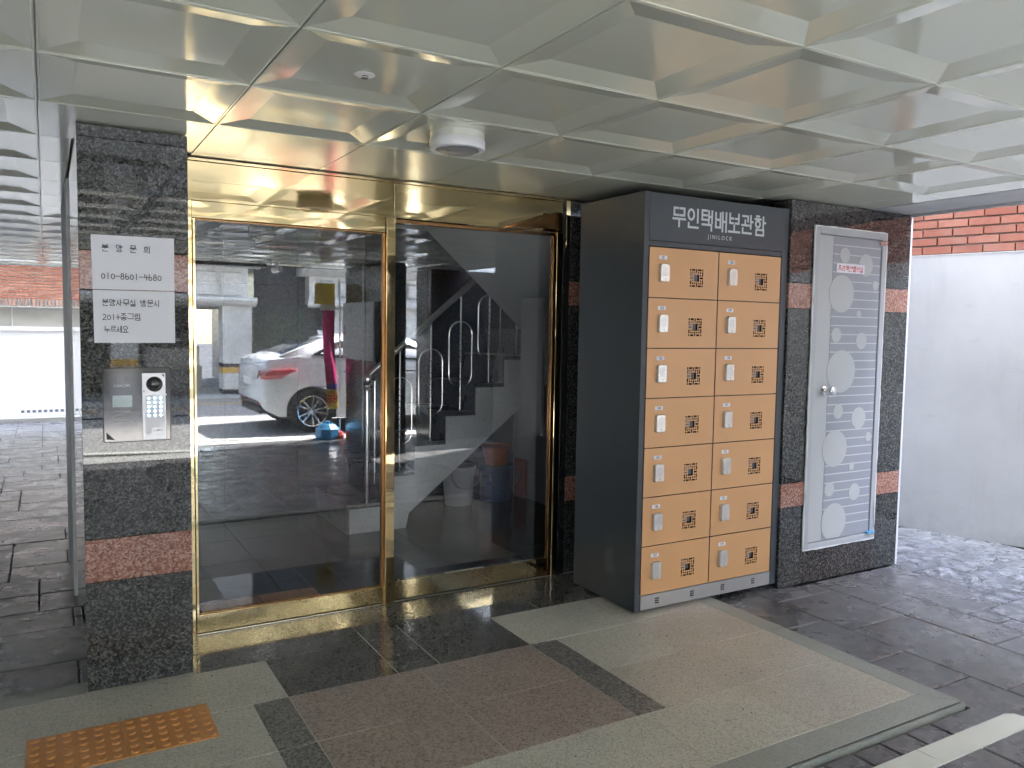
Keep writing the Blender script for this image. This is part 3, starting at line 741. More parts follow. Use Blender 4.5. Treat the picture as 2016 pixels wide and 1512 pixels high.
# ================================================================== LOCKER CABINET
lk = empty('parcel_locker', (2.655, 1.665, 0)); tag(lk, 'tall charcoal parcel locker with fourteen orange doors in two columns and white Korean lettering', 'locker')
LW, LD, LH = 1.065, .565, 2.208          # front at y = -LD (world 1.10)
def lb(x0,y0,z0,x1,y1,z1): return (x0,y0,z0,x1,y1,z1)
body = MB()
body.box(0,-LD,.012,.034,0,LH-.0)                # left side
body.box(LW-.050,-LD,.012,LW,0,LH)             # right side
body.box(.034,-LD+.012,LH-.02,LW-.05,0,LH)
body.box(.034,-.02,.012,LW-.05,0,LH-.02)
bo = bevel(body.build('body', 'locker_body', lk), .002)
MB().box(.0345,-LD+.0,1.962,LW-.0505,-LD+.02,LH-.0205+.018).build('header', 'locker_body', lk)
MB().box(.0345,-LD+.002,1.934,LW-.0505,-LD+.02,1.9585).build('lower_header', 'locker_body', lk)
MB().box(.040,-LD+.020,.012,LW-.055,-LD+.034,1.932).build('shadow_panel', 'locker_inside', lk) if False else None
DX = [(.040, .522), (.5275, 1.008)]
zs = [1.930 - .2622*k for k in range(8)]
# shelves / compartments behind the grilles
sh = MB().box(.035,-.06,.02,LW-.051,-.05,1.93)
for z in zs: sh.box(.035,-LD+.022,z-.004,LW-.051,-.06,z+.002)
sh.box(.5225,-LD+.022,.02,.527,-.06,1.93)
sh.build('compartments', 'locker_inside', lk)
MB().box(.040,-LD-.001,.016,LW-.054,-LD+.02,.092).build('plinth', 'pale_metal', lk)
vs = MB()
for vx in (.14,.39,.62,.86):
    for k in range(3): vs.box(vx,-LD-.0018,.040+k*.012,vx+.026,-LD-.0008,.046+k*.012)
vs.build('vent_slots', 'black_plastic', lk)
for fx in (.05,.97):
    for fy in (-.06,-.5): MB().lathe([(.02,0),(.02,.013)], (fx,fy,0), 'z', 12).build('foot', 'black_plastic', lk)
def door_mesh():
    w, h = .480, .2572
    gx, gz = .279, h-.102-.097        # grille lower-left
    gw, gh = .100, .100; n = 7
    # slot spans (col0,col1,row0,row1), row 0 at the top, centre hole 2-4
    SL = [(0,0,0,0),(1,2,0,0),(3,3,0,1),(4,5,0,0),(6,6,0,0),(0,0,1,2),(1,1,1,1),(2,2,1,1),(4,4,1,1),(5,5,1,1),(6,6,1,2),(1,1,2,2),(5,5,2,2),
          (2,4,2,4),(0,1,3,3),(5,6,3,3),(0,0,4,5),(1,1,4,4),(5,5,4,4),(6,6,4,5),(1,1,5,5),(2,2,5,5),(3,3,5,6),(4,4,5,5),(5,5,5,5),(0,0,6,6),(1,2,6,6),(4,5,6,6),(6,6,6,6)]
    p = gw/n; bar = .0054; xs = [0, gx]; zl = []
    cx = []; cz = []
    for i in range(n): cx += [gx+i*p, gx+i*p+(p-bar)+bar*0.0]
    for i in range(n): cz += [gz+gh-i*(gh/n), gz+gh-i*(gh/n)-(gh/n-bar*.95)]
    X = sorted(set([0.0, w]+cx)); Z = sorted(set([0.0, h]+cz))
    def hole(x, z):
        for a, b_, c, d in SL:
            if cx[2*a] < x < cx[2*b_+1] and cz[2*d+1] < z < cz[2*c]: return True
        return False
    th = .0022; mb = MB(); idx = {}
    def V(i, k, y):
        key = (i, k, y)
        if key not in idx: idx[key] = len(mb.v); mb.v.append((X[i], y, Z[k]))
        return idx[key]
    nx, nz = len(X)-1, len(Z)-1
    H = [[hole((X[i]+X[i+1])/2, (Z[k]+Z[k+1])/2) for k in range(nz)] for i in range(nx)]
    for i in range(nx):
        for k in range(nz):
            if H[i][k]: continue
            mb.f.append((V(i,k,0), V(i+1,k,0), V(i+1,k+1,0), V(i,k+1,0)))
            mb.f.append((V(i,k+1,th), V(i+1,k+1,th), V(i+1,k,th), V(i,k,th)))
            for di, dk, e in ((-1,0,((i,k),(i,k+1))),(1,0,((i+1,k+1),(i+1,k))),(0,-1,((i+1,k),(i,k))),(0,1,((i,k+1),(i+1,k+1)))):
                a, b_ = i+di, k+dk
                if a < 0 or b_ < 0 or a >= nx or b_ >= nz or H[a][b_]:
                    (p0, q0), (p1, q1) = e
                    mb.f.append((V(p0,q0,0), V(p1,q1,0), V(p1,q1,th), V(p0,q0,th)))
    return mb.mesh('locker_door', 'locker_door')
dm = door_mesh()
kb = MB()
kp = [(x*.031, z*.047) for x, z in ((-1,-.86),(-.8,-1),(.8,-1),(1,-.86),(1,.8),(.75,1),(-.75,1),(-1,.8))]
def ringp(s, y): return [(x*s, y, z*(1-(1-s)*.6)) for x, z in kp]
for r_ in (ringp(1, 0), ringp(1, -.013), ringp(.9, -.019)): kb.v += r_
for k in range(2):
    for q in range(8): kb.f.append((k*8+q, k*8+(q+1)%8, (k+1)*8+(q+1)%8, (k+1)*8+q))
kb.f.append(tuple(range(16,24))); kbm = kb.mesh('lock', 'keypad')
kk = MB()
for i in range(3):
    for j in range(4): kk.lathe([(.0038,-.0188),(.0038,-.0202),(.0001,-.0205)], (-.013+i*.013,0,.026-j*.0125), 'y', 10)
kkm = kk.mesh('keys', 'door_stripe')
kc = MB(); cpts = [(.0062*math.cos(a), .0062*math.sin(a)) for a in [R(-115+23*q) for q in range(11)]]
for q in range(10):
    x0, z0 = cpts[q]; x1, z1 = cpts[q+1]
    kc.quad((x0,-.0194,-.0335+z0),(x0*.45,-.0194,-.0335+z0*.45),(x1*.45,-.0194,-.0335+z1*.45),(x1,-.0194,-.0335+z1))
kcm = kc.mesh('keyhole', 'print_dark')
for c in range(2):
    for r_ in range(7):
        num = 181 + c*7 + r_
        zt = zs[r_]; x0 = DX[c][0]
        d = inst('locker_door', dm, lk, (x0, -LD, zt-.2597))
        d['label'] = 'orange locker door numbered %d' % num
        lo_ = inst('lock', kbm, d, (.093, -.0004, .2572-.130)); 
        # keys and keyhole join the lock: one mesh each would be a fourth level, so they hang on the door
        inst('keys', kkm, d, (.093, 0, .2572-.130)); inst('keyhole', kcm, d, (.093, 0, .2572-.130))
        pl = MB().box(-.026,-.0012,-.0095,.026,-.0002,.0095).build('number_plate', 'paper', d); pl.location = (.090, 0, .2572-.050)
        tm = text_mesh(str(num), .0215, 'print_dark', .0002)
        t_ = inst('number', tm, d, (.090, -.0016, .2572-.0505), (R(90), 0, 0)); t_.scale = (.92, 1, 1)
        bx = MB().box(.300,.022,.2572-.163,.352,.030,.2572-.112).build('backing_plate', 'locker_plate', d)
# header lettering (stencil strokes on a grid, width 0.09, height .10)
def arc(cx, cy, rx, ry, a0, a1, n=7): return [(cx+rx*math.cos(R(a0+(a1-a0)*k/n)), cy+ry*math.sin(R(a0+(a1-a0)*k/n))) for k in range(n+1)]
GL = [
 [[(.08,.97),(.42,.97)],[(.58,.97),(.92,.97),(.92,.60),(.56,.60)],[(.42,.60),(.08,.60),(.08,.95)],[(0,.40),(1,.40)],[(.5,.33),(.5,0)]],                        # 무
 [arc(.30,.70,.24,.27,100,260),arc(.30,.70,.24,.27,80,-80),[(.86,1),(.86,.30)],[(.10,.24),(.10,.02),(.90,.02)]],                                              # 인
 [[(.44,1),(.04,1),(.04,.50),(.50,.50)],[(.14,.75),(.44,.75)],[(.62,1),(.62,.36)],[(.90,1),(.90,.36)],[(.62,.68),(.88,.68)],[(.06,.24),(.86,.24),(.86,-.06)]],     # 택
 [[(.04,.95),(.04,.60)],[(.04,.46),(.04,.16),(.18,.16)],[(.44,.95),(.44,.16),(.32,.16)],[(.06,.58),(.40,.58)],[(.64,1),(.64,-.04)],[(.96,1),(.96,-.04)],[(.66,.5),(.94,.5)]],   # 배
 [[(.10,1),(.10,.48),(.40,.48)],[(.90,1),(.90,.48),(.60,.48)],[(.14,.74),(.40,.74)],[(.60,.74),(.86,.74)],[(.5,.36),(.5,.06)],[(0,0),(1,0)]],                      # 보
 [[(.06,.95),(.56,.95),(.56,.66)],[(.30,.72),(.30,.50)],[(0,.44),(.66,.44)],[(.82,1),(.82,.28)],[(.84,.66),(1,.66)],[(.08,.26),(.08,.0),(.88,.0)]],                # 관
 [[(.16,1.02),(.40,1.02)],[(.02,.86),(.56,.86)],arc(.29,.58,.20,.18,100,260),arc(.29,.58,.20,.18,80,-80),[(.80,1),(.80,.36)],[(.82,.68),(1,.68)],[(.14,.26),(.42,.26)],[(.58,.26),(.84,.26),(.84,-.04),(.56,-.04)],[(.42,-.04),(.14,-.04),(.14,.24)]],  # 함
]
hd = []
gx0, gpitch, gw_, gh_ = .190, .0995, .083, .097
for k, gl in enumerate(GL):
    hd += [[(gx0+k*gpitch+x*gw_, y*gh_) for x, y in s_] for s_ in gl]
ribbon(MB(), hd, .0115, lambda u_, v_, d: (u_, -LD-.0001-d, 2.045+v_), .0008).build('header_lettering', 'print_grey', lk)
t_ = inst('maker_lettering', text_mesh('J I N I L O C K', .031, 'print_grey', .0003), lk, (.527, -LD-.0006, 2.005), (R(90), 0, 0)); t_.scale = (.93, 1, 1)

# ================================================================== GOLD ENTRANCE
YD = 1.87
en = empty('entrance_frame', (.56, YD, 0)); tag(en, 'polished gold door surround with header, centre mullion and jambs', 'door frame')
def eb(name, m, *bx_, parent=en, bev=.0015):
    mb = MB()
    for b_ in bx_: mb.box(b_[0]-.56, b_[1]-YD, b_[2], b_[3]-.56, b_[4]-YD, b_[5])
    return bevel(mb.build(name, m, parent), bev) if bev else mb.build(name, m, parent)
eb('fascia', 'gold', (.526,1.868,2.068,1.60,1.95,TOPZ-.014), (1.603,1.868,2.068,2.668,1.95,TOPZ-.014))
eb('cornice', 'gold', (.526,1.862,TOPZ-.013,2.668,1.95,TOPZ+.001))
eb('header', 'gold_wavy', (.60,1.862,1.988,1.552,1.93,2.066))
eb('left_jamb', 'gold_wavy', (.526,1.862,.0,.600,1.93,2.067))
eb('mullion', 'gold_wavy', (1.556,1.852,.002,1.606,1.93,2.0665))
eb('jamb', 'gold_wavy', (2.624,1.860,.002,2.668,1.93,2.0665))
eb('corner_strip', 'black_plastic', (2.6695,1.862,.0,2.690,1.95,TOPZ-.002))
eb('corner_strip', 'gold', (2.6915,1.866,1.98,2.7205,1.95,TOPZ-.002))
eb('corner_strip', 'black_plastic', (2.6915,1.868,.0,2.7205,1.95,1.978))
eb('floor_track', 'steel', (.60,1.852,.0,1.553,1.90,.006))
# left sliding door
ld = empty('sliding_glass_door', (.61, YD+.012, 0)); tag(ld, 'left glass door leaf with deep gold bottom rail, reflecting the street', 'door')
def pb(name, m, par, ox, oy, *bx_, bev=.001):
    mb = MB()
    for b_ in bx_: mb.box(b_[0]-ox, b_[1]-oy, b_[2], b_[3]-ox, b_[4]-oy, b_[5])
    o_ = mb.build(name, m, par)
    return bevel(o_, bev) if bev else o_
pb('pane', 'glass', ld, .61, 1.882, (.612,1.880,.096,1.546,1.888,1.986), bev=0)
pb('bottom_rail', 'gold', ld, .61, 1.882, (.605,1.868,.010,1.5535,1.90,.095))
pb('edge_bead', 'gold', ld, .61, 1.882, (.605,1.870,.0955,.616,1.898,1.9865))
pb('edge_bead', 'gold_dark', ld, .61, 1.882, (.617,1.8715,1.979,1.540,1.898,1.9865))
pb('edge_bead', 'gold_dark', ld, .61, 1.882, (1.541,1.870,.0955,1.5535,1.898,1.9865))
pb('edge_bead', 'gold_dark', ld, .61, 1.882, (.617,1.8716,.0955,1.540,1.8795,.103))
# right swing door
rdw = empty('swing_glass_door', (1.61, YD+.012, 0)); tag(rdw, 'right glass door leaf showing the staircase behind it', 'door')
pb('pane', 'glass', rdw, 1.61, 1.882, (1.610,1.880,.114,2.606,1.888,2.052), bev=0)
pb('bottom_rail', 'gold', rdw, 1.61, 1.882, (1.6085,1.872,.012,2.590,1.90,.1135))
pb('edge_bead', 'gold_dark', rdw, 1.61, 1.882, (1.6085,1.870,2.044,2.622,1.898,2.0615))
pb('edge_bead', 'gold_dark', rdw, 1.61, 1.882, (2.606,1.8705,.030,2.6165,1.898,2.0435))
pb('edge_bead', 'gold', rdw, 1.61, 1.882, (1.6085,1.8722,.114,1.6125,1.8795,2.0435))
pb('floor_pivot', 'gold_dark', rdw, 1.61, 1.882, (2.5915,1.866,.006,2.6225,1.90,.0295))
dc = MB().prism([(2.30,2.076),(2.30,2.082),(2.565,2.172),(2.612,2.172),(2.612,2.076)], 1.790, 1.861, 'y').build('door_closer', 'gold_dark'); bevel(dc, .002)
tag(dc, 'dark bronze wedge shaped door closer at the top right of the glass door', 'door closer')
# door sensor seen through the glass
sb = MB().box(.875,1.93,1.93,.965,1.97,1.985).box(.90,1.925,1.895,.94,1.965,1.93).build('door_sensor', 'black_plastic'); tag(sb, 'small black motion sensor hanging behind the top of the left glass', 'sensor')

# ================================================================== NOTICES + INTERCOM ON THE PILLAR
YP = 1.435
def sheet(name, label, P4, bow):
    # P4 = TL, TR, BR, BL in (x, z); slightly bowed sheet with real thickness
    mb = MB(); nx, nz = 10, 8
    def Q(u_, v_, o):
        tl, tr, br, bl = P4
        x = (tl[0]*(1-u_)+tr[0]*u_)*(1-v_)+(bl[0]*(1-u_)+br[0]*u_)*v_; z = (tl[1]*(1-u_)+tr[1]*u_)*(1-v_)+(bl[1]*(1-u_)+br[1]*u_)*v_
        y = YP-.0012-bow*(math.sin(math.pi*v_)**2)*.6-bow*.5*abs(u_-.5)**2-o
        return (x, y, z)
    for o, fl_ in ((.0004, False), (0, True)):
        b0 = len(mb.v)
        for j in range(nz+1):
            for i in range(nx+1): mb.v.append(Q(i/nx, j/nz, o))
        for j in range(nz):
            for i in range(nx):
                q = (b0+j*(nx+1)+i, b0+(j+1)*(nx+1)+i, b0+(j+1)*(nx+1)+i+1, b0+j*(nx+1)+i+1); mb.f.append(q if not fl_ else q[::-1])
    me = mb.mesh(name, 'paper', recalc=False)
    for p in me.polygons: p.use_smooth = True
    o = inst(name, me); tag(o, label, 'notice'); return o, Q
n1, Q1 = sheet('paper_notice', 'upper white paper notice with a phone number taped to the granite pillar', ((.164,1.839),(.467,1.842),(.4665,1.6285),(.1675,1.6255)), .0015)
n2, Q2 = sheet('paper_notice', 'lower white paper notice with three lines of writing taped to the granite pillar', ((.1675,1.6225),(.4665,1.6255),(.467,1.415),(.170,1.414)), .0015)
def on_pillar(u_, v_, d, x0, z0): return (x0+u_, YP-.0036-d, z0+v_)
mb = MB()
x = .202
for ch in '분양문의':
    s_, w_ = strokes(ch, .027, 1, .86); ribbon(mb, s_, .0028, lambda a, b_, d: on_pillar(a, b_, d, x, 1.776)); x += .0505
s_, w_ = strokes('010-8601-4680', .027, 1.16, .86); k = .222/w_
ribbon(mb, [[(a*k, b_) for a, b_ in q] for q in s_], .0028, lambda a, b_, d: on_pillar(a, b_, d, .198, 1.668))
mb.build('lettering', 'print_dark', n1)
mb = MB()
for t_, z0, wd_ in (('분양사무실 방문시', 1.562, .213), ('201+종그림', 1.506, .142), ('누르세요', 1.456, .088)):
    s_, w_ = strokes(t_, .027, 1.12, .8); k = wd_/w_
    ribbon(mb, [[(a*k, b_*.95) for a, b_ in q] for q in s_], .0026, lambda a, b_, d: on_pillar(a, b_, d, .2 if z0 > 1.46 else .206, z0))
mb.build('lettering', 'print_dark', n2)
def tapem():
    b = NB('clear tape'); b.set(Base_Color=(.5,.5,.5), Roughness=.25, Alpha=.22); return b.m
M['tape'] = tapem()
for (x0, z0) in ((.148,1.419),(.4672,1.4225)):
    MB().box(x0,YP-.0011,z0,x0+.0195,YP-.0006,z0+.013).build('tape', 'tape', n2)

ic = empty('intercom', (.197, YP, 1.016)); tag(ic, 'steel entry intercom with round camera and backlit keypad on the granite pillar', 'intercom')
def rr(x0, z0, x1, z1, r_, n=4):
    out = []
    for cx, cz, a0 in ((x1-r_, z0+r_, -90), (x1-r_, z1-r_, 0), (x0+r_, z1-r_, 90), (x0+r_, z0+r_, 180)):
        for k in range(n+1): out.append((cx+r_*math.cos(R(a0+90*k/n)), cz+r_*math.sin(R(a0+90*k/n))))
    return out
bevel(MB().prism(rr(0,0,.247,.297,.008), -.010, -.0005, 'y').build('plate', 'inter_plate', ic), .0015)
MB().prism(rr(-.003,-.003,.250,.300,.009), -.0045, -.0003, 'y').build('gasket', 'black_plastic', ic)
bevel(MB().prism(rr(.141,.004,.229,.276,.003), -.014, -.0101, 'y').build('panel', 'silver_plastic', ic), .0012)
MB().prism(rr(.151,.024,.222,.186,.003), -.0150, -.0141, 'y').build('keypad', 'white_plastic', ic)
for i in range(3):
    for j in range(5): MB().lathe([(.0045,-.0151),(.0045,-.0156),(.0001,-.0158)], (.165+i*.0225,0,.174-j*.0178), 'y', 10).build('key', 'key_glow', ic)
MB().lathe([(.031,-.0141),(.031,-.018),(.027,-.0205),(.022,-.019),(.0185,-.0172)], (.187,0,.231), 'y', 32).build('camera', 'black_plastic', ic, True)
MB().lathe([(.0185,-.0172),(.014,-.021),(.008,-.023),(.0001,-.024)], (.187,0,.231), 'y', 24).build('camera_lens', 'car_glass', ic, True)
MB().prism(rr(.033,.140,.104,.187,.002), -.0108, -.0101, 'y').build('screen', 'screen', ic)
MB().prism(rr(.176,.026,.219,.053,.002), -.0158, -.0151, 'y').build('card_area', 'silver_plastic', ic)
inst('card_lettering', text_mesh('CARD', .0145, 'print_dark', .0001), ic, (.198,-.0160,.041), (R(90),0,0))
inst('maker_lettering', text_mesh('KOCOM', .0155, 'print_grey', .0001), ic, (.067,-.0103,.226), (R(90),0,0))
MB().prism([(.009,.012),(.009,.040),(.040,.008)], -.0106,-.0101,'y').build('corner_mark', 'print_dark', ic)
MB().prism([(.214,.270),(.224,.270),(.224,.258)], -.0146,-.0141,'y').build('corner_mark', 'print_dark', ic)
mb = MB()
for k, w_ in enumerate((.062,.036,.036,.075)): mb.box(.036,-.0104,.123-k*.0145,.036+w_,-.0101,.1243-k*.0145)
mb.box(.052,-.0104,.248,.055,-.0101,.254).box(.075,-.0104,.248,.078,-.0101,.254)
mb.build('printed_lines', 'print_grey', ic)
MB().box(.146,-.0150,.198,.149,-.0141,.206).build('microphone_slot', 'print_dark', ic)
MB().box(.215,-.0152,.184,.233,-.0141,.190).build('white_tab', 'white_plastic', ic)

# ================================================================== STAIR HALL
hall = MB()
hall.quad((.6,1.952,-.006),(4.3,1.952,-.006),(4.3,4.1,-.006),(.6,4.1,-.006)).build('hall_floor', 'ground_joint'); hf = bpy.data.objects['hall_floor']; tag(hf, kind='structure')
for i in range(7):
    for j in range(4):
        MB().slab(.6+i*.53+.0015,1.953+j*.537+.0015,-.02,.6+(i+1)*.53-.0015,1.953+(j+1)*.537-.0015,0,.001).build('floor_tile', 'tile_dark', hf)
hw = empty('hall_wall', (.6, 4.1, 0)); tag(hw, 'dark tiled back wall of the stair hall behind the glass doors', 'wall')
MB().box(-.1,.016,0,4.0,.08,2.4).build('core', 'black_joint', hw)
MB().box(-.1,.0,2.402,4.0,.08,9.4).build('upper_plaster', 'cream_wall', hw)  # unseen back lining of the added light shaft
for i in range(7):
    for j in range(4): MB().slab(i*.55+.0015,0,j*.6+.0015,(i+1)*.55-.0015,.016,(j+1)*.6-.0015,.001,'-y').build('wall_tile', 'tile_dark', hw)
MB().box(.524,1.955,-.0,.598,4.095,4.4).build('hall_side_wall', 'cream_wall'); tag(bpy.data.objects['hall_side_wall'], 'cream side wall of the stair hall behind the granite pillar', 'wall')
MB().box(3.66,1.955,-.0,3.73,4.095,4.4).build('hall_side_wall', 'plaster'); o_ = [o for o in bpy.data.objects if o.name.startswith('hall_side_wall')][-1]; tag(o_, 'grey side wall of the stair hall beyond the staircase', 'wall')
st = empty('staircase', (1.861, 3.35, 0)); tag(st, 'grey terrazzo staircase with dark granite treads rising right behind the glass', 'staircase')
RS, TR = .2135, .2525
pts = [(0,0)]
for k in range(6):
    pts += [(k*TR, (k+1)*RS-.03), ((k+1)*TR, (k+1)*RS-.03)]
pts[1] = (0, RS-.03)
pts = [(0,0)]
for k in range(7):
    pts.append((k*TR, k*RS if k else 0)) if k else None
    pts.append((k*TR, (k+1)*RS-.03))
pts.append((2.0, 7*RS-.03)); pts.append((2.0, 7*RS-.27)); pts.append((1.58,.995)); pts.append((.464,.109)); pts.append((.44,0))
MB().prism(pts, 0, .75, 'y').build('flight', 'terrazzo', st)
for k in range(7):
    x1 = (k+1)*TR if k < 6 else 2.0
    MB().box(k*TR-.018,-.012,(k+1)*RS-.0298,x1-.0005,.75,(k+1)*RS).build('tread', 'stair_tread', st)
    MB().box(k*TR-.012,-.008,k*RS+(.001 if k else 0),k*TR-.0005,.75,(k+1)*RS-.0302).build('riser', 'stair_tread', st)
# upper flight: soffit slab between the landing and upper left, nearer to the viewer
up = MB().prism([(1.429,1.466),(1.429,1.72),(-.75,3.64),(-.95,3.54)], -1.395, -.03, 'y').build('upper_flight', 'stair_plaster', st)
MB().box(1.4295,-1.395,1.222,2.0,-.03,1.50).build('landing', 'stair_plaster', st)
# handrail
hr = empty('handrail', (2.02, 3.42, 0)); tag(hr, 'stainless handrail with ball topped post and oval loop balusters on the staircase', 'handrail')
MB().tube([(0,0,0),(0,0,1.06)], .024, 20).build('post', 'steel', hr, True)
MB().lathe([(.036,0),(.036,.004),(.026,.02)], (0,0,0), 'z', 20).build('post_foot', 'steel', hr, True)
MB().lathe([(.026,1.03),(.034,1.04),(.026,1.055)]+[(.048*math.sin(R(a)), 1.112-.048*math.cos(R(a))) for a in range(30,181,15)], (0,0,0), 'z', 28).build('ball', 'chrome', hr, True)
SL_ = RS/TR
MB().tube([(.0,0,1.13),(1.35,0,1.13+1.35*SL_)], .026, 18).build('rail', 'steel', hr, True)
MB().tube([(.06,0,.34),(.06,0,1.10)], .008, 8).build('thin_bar', 'steel', hr, True)
for n_, bx_ in enumerate((.255,.505,.755,1.005,1.255)):
    zf = RS*(int((bx_+.155)/TR)+1); zt = 1.13+bx_*SL_-.02
    mb = MB().tube([(bx_,0,zf),(bx_,0,zt)], .0085, 10).lathe([(.02,zf),(.02,zf+.006),(.01,zf+.012)], (bx_,0,0), 'z', 12)
    zm = (zf+zt)/2-.02
    for q in range(-4, 5):
        mb.lathe([(.0085,zm+q*.045-.008),(.0125,zm+q*.045),(.0085,zm+q*.045+.008)], (bx_,0,0), 'z', 10)
    mb.build('baluster', 'steel', hr, True)
    if n_ < 4:
        w_, h_ = .098, .155; cz = (zf+zt)/2-.01; oval = []
        for a in range(0, 181, 15): oval.append((bx_+w_*math.cos(R(a)), 0, cz+h_-.0+w_*math.sin(R(a))))
        for a in range(180, 361, 15): oval.append((bx_+w_*math.cos(R(a)), 0, cz-h_+w_*math.sin(R(a))))
        MB().tube(oval, .0065, 8, True).build('oval_loop', 'steel', hr, True)
# things under the stairs
def bucket(name, x, y, r0, r1, h, m, label):
    b_ = empty(name, (x, y, 0)); tag(b_, label, 'bucket')
    MB().lathe([(r0,0),(r1,h),(r1+.008,h),(r1+.008,h-.03),(r1-.002,h-.032)], (0,0,0), 'z', 28).build('pail', m, b_, True)
    MB().tube([(-r1*math.cos(R(a)), -r1-.01-.0*a, h-.04-.14*math.sin(R(a))) for a in range(0,181,20)], .003, 6).build('wire_handle', 'steel', b_, True)
    MB().lathe([(r1,h+.0005),(r1,h+.008),(.0001,h+.01)], (0,0,0), 'z', 28).build('lid', 'print_dark' if m != 'orange_plastic' else m, b_, True)
bucket('bucket', 3.02, 3.92, .115, .14, .33, 'white_plastic', 'white plastic pail with wire handle under the stairs')
bucket('bucket', 3.40, 3.95, .13, .15, .30, 'navy_plastic', 'dark blue bucket under the stairs beside the white pail')
ob = MB().lathe([(.09,.312),(.13,.48),(.138,.48),(.134,.465)], (3.40,3.95,0), 'z', 24).build('bucket', 'orange_plastic', None, True); tag(ob, 'orange tub standing on the dark blue bucket under the stairs', 'bucket')
rb = MB().box(3.62,3.85,.0,3.80,4.02,.34).build('crate', 'red_plastic'); tag(rb, 'dim red crate in the dark corner under the stairs', 'crate'); bevel(rb, .01)
eb_ = MB().box(2.78,2.25,.80,2.80,2.52,1.70).build('wall_cabinet', 'door_frame'); tag(eb_, 'tall thin grey cabinet on the hall side wall near the right door edge', 'cabinet')

# ================================================================== RIGHT: NEIGHBOUR'S WALL
ang = math.atan2(1.7464-.9036, 5.827-6.062)    # direction of the wall base in plan
nb_ = empty('neighbour_wall', (5.827, 1.7464, GZ), ang); tag(nb_, "neighbour's pale rendered wall with red brick above it beyond the side passage", 'wall')
# local x runs away from the camera along the wall, +y is on the near side after the mirrored turn
s_ = MB(); s_.box(-6.4,-.30,0,7,0.0,2.122).build('rendered_base', 'plaster', nb_)
MB().box(-6.4,-.30,2.1225,7,-.045,3.2).build('mortar_core', 'mortar', nb_)
MB().box(-6.4,-.30,3.202,-3.2,-.045,6.6).build('tall_section', 'plaster', nb_)  # added height out of view, keeps a sun patch off the paving
bm_ = {}
def brick_at(xx, zz, L, h=.052):
    if L not in bm_: bm_[L] = MB().slab(0,0,0,L,.05,h,.002,'-y').mesh('brick', 'brick')
    return bm_[L]
bl, bh = .198, .0655
cnt = 0
for r_ in range(9):
    x = -3.2 + (bl+.010)*.5*(r_ % 2)
    while x < 1.6 and cnt < 290:
        me = brick_at(0, 0, bl)
        # the brick's chamfered -y face turned to look to +y (towards the passage)
        o = inst('brick', me, nb_, (x+bl, -.010+rnd.uniform(-.001,.001), 2.135-GZ*0+r_*bh), (0,0,math.pi)); cnt += 1
        x += bl+.010
rst = MB()
for r_ in range(9, 15):
    x = -6.2 + (bl+.010)*.5*(r_ % 2)
    while x < 6.6: rst.box(x,-.045,2.135+r_*bh,x+bl,-.012,2.135+r_*bh+.054); x += bl+.010
for r_ in range(9):
    for k in range(15):
        x = -3.2-(k+1)*(bl+.010)+(bl+.010)*.5*(r_ % 2)
        rst.box(x,-.045,2.135+r_*bh,x+bl,-.012,2.135+r_*bh+.054)
    x = -3.2 + (bl+.010)*.5*(r_ % 2)
    while x < 1.6: x += bl+.010
    while x < 6.6: rst.box(x,-.045,2.135+r_*bh,x+bl,-.012,2.135+r_*bh+.054); x += bl+.010
ro_ = rst.build('bricks', 'brick', nb_); ro_['kind'] = 'stuff'
MB().box(-6.4,-.02,2.1225,7,.004,2.1285).build('ledge_bead', 'silicone', nb_)

# ================================================================== LEFT REAR: WHITE FENCE, BRICK HOUSE
fe = empty('white_fence', (-1.0, 12.1, GZ)); tag(fe, 'bright white boundary wall at the far end of the parking hall', 'wall')
MB().box(-9,0,0,6,.12,1.375).build('panel', 'white_wall', fe)
MB().box(-9,-.03,1.3755,6,.15,1.43).build('coping', 'white_wall', fe)
vg = MB()
for k in range(8): vg.box(.66+k*.075,-.004,.12,.66+k*.075+.045,.001,.16)
vg.build('vent_slots', 'locker_plate', fe)
fk = MB().box(-9,-.25,0,-.45,-.03,.06).box(-.2,-.25,0,3,-.03,.06).build('kerb', 'concrete', fe)
bh_ = empty('brick_house', (-.6, 14.0, GZ)); tag(bh_, 'mottled red brick house behind the white boundary wall', 'house')
MB().box(-8,.02,1.77,8,.4,7).build('wall', 'mortar_white', bh_)
MB().box(-8,.5,0,8,.9,1.77).build('recessed_wall', 'concrete', bh_)
MB().box(-8,.0,1.755,8,.5,1.7695).build('lintel', 'concrete', bh_)
MB().box(-8,-.9,2.75,8,.0195,2.9).build('balcony_slab', 'concrete', bh_)  # added unseen overhang that keeps the sun off the bricks
bfm = MB().slab(0,0,0,.20,.05,.040,.003,'-y').mesh('brick', 'brick_far')
for r_ in range(12):
    x = -1.2+(.105 if r_ % 2 else 0)
    while x < 1.5:
        inst('brick', bfm, bh_, (x, -.012+rnd.uniform(-.006,.004), 1.90+r_*.052)); x += .212
sfm = MB().slab(0,0,0,.042,.05,.105,.003,'-y').mesh('brick', 'brick_grey')
x = -1.2
while x < 1.5: inst('brick', sfm, bh_, (x, -.015, 1.785)); x += .058
for dx in (-.95,.1,.9): MB().box(dx,.485,.0,dx+.015,.4995,1.755).build('joint', 'mortar_white', bh_)

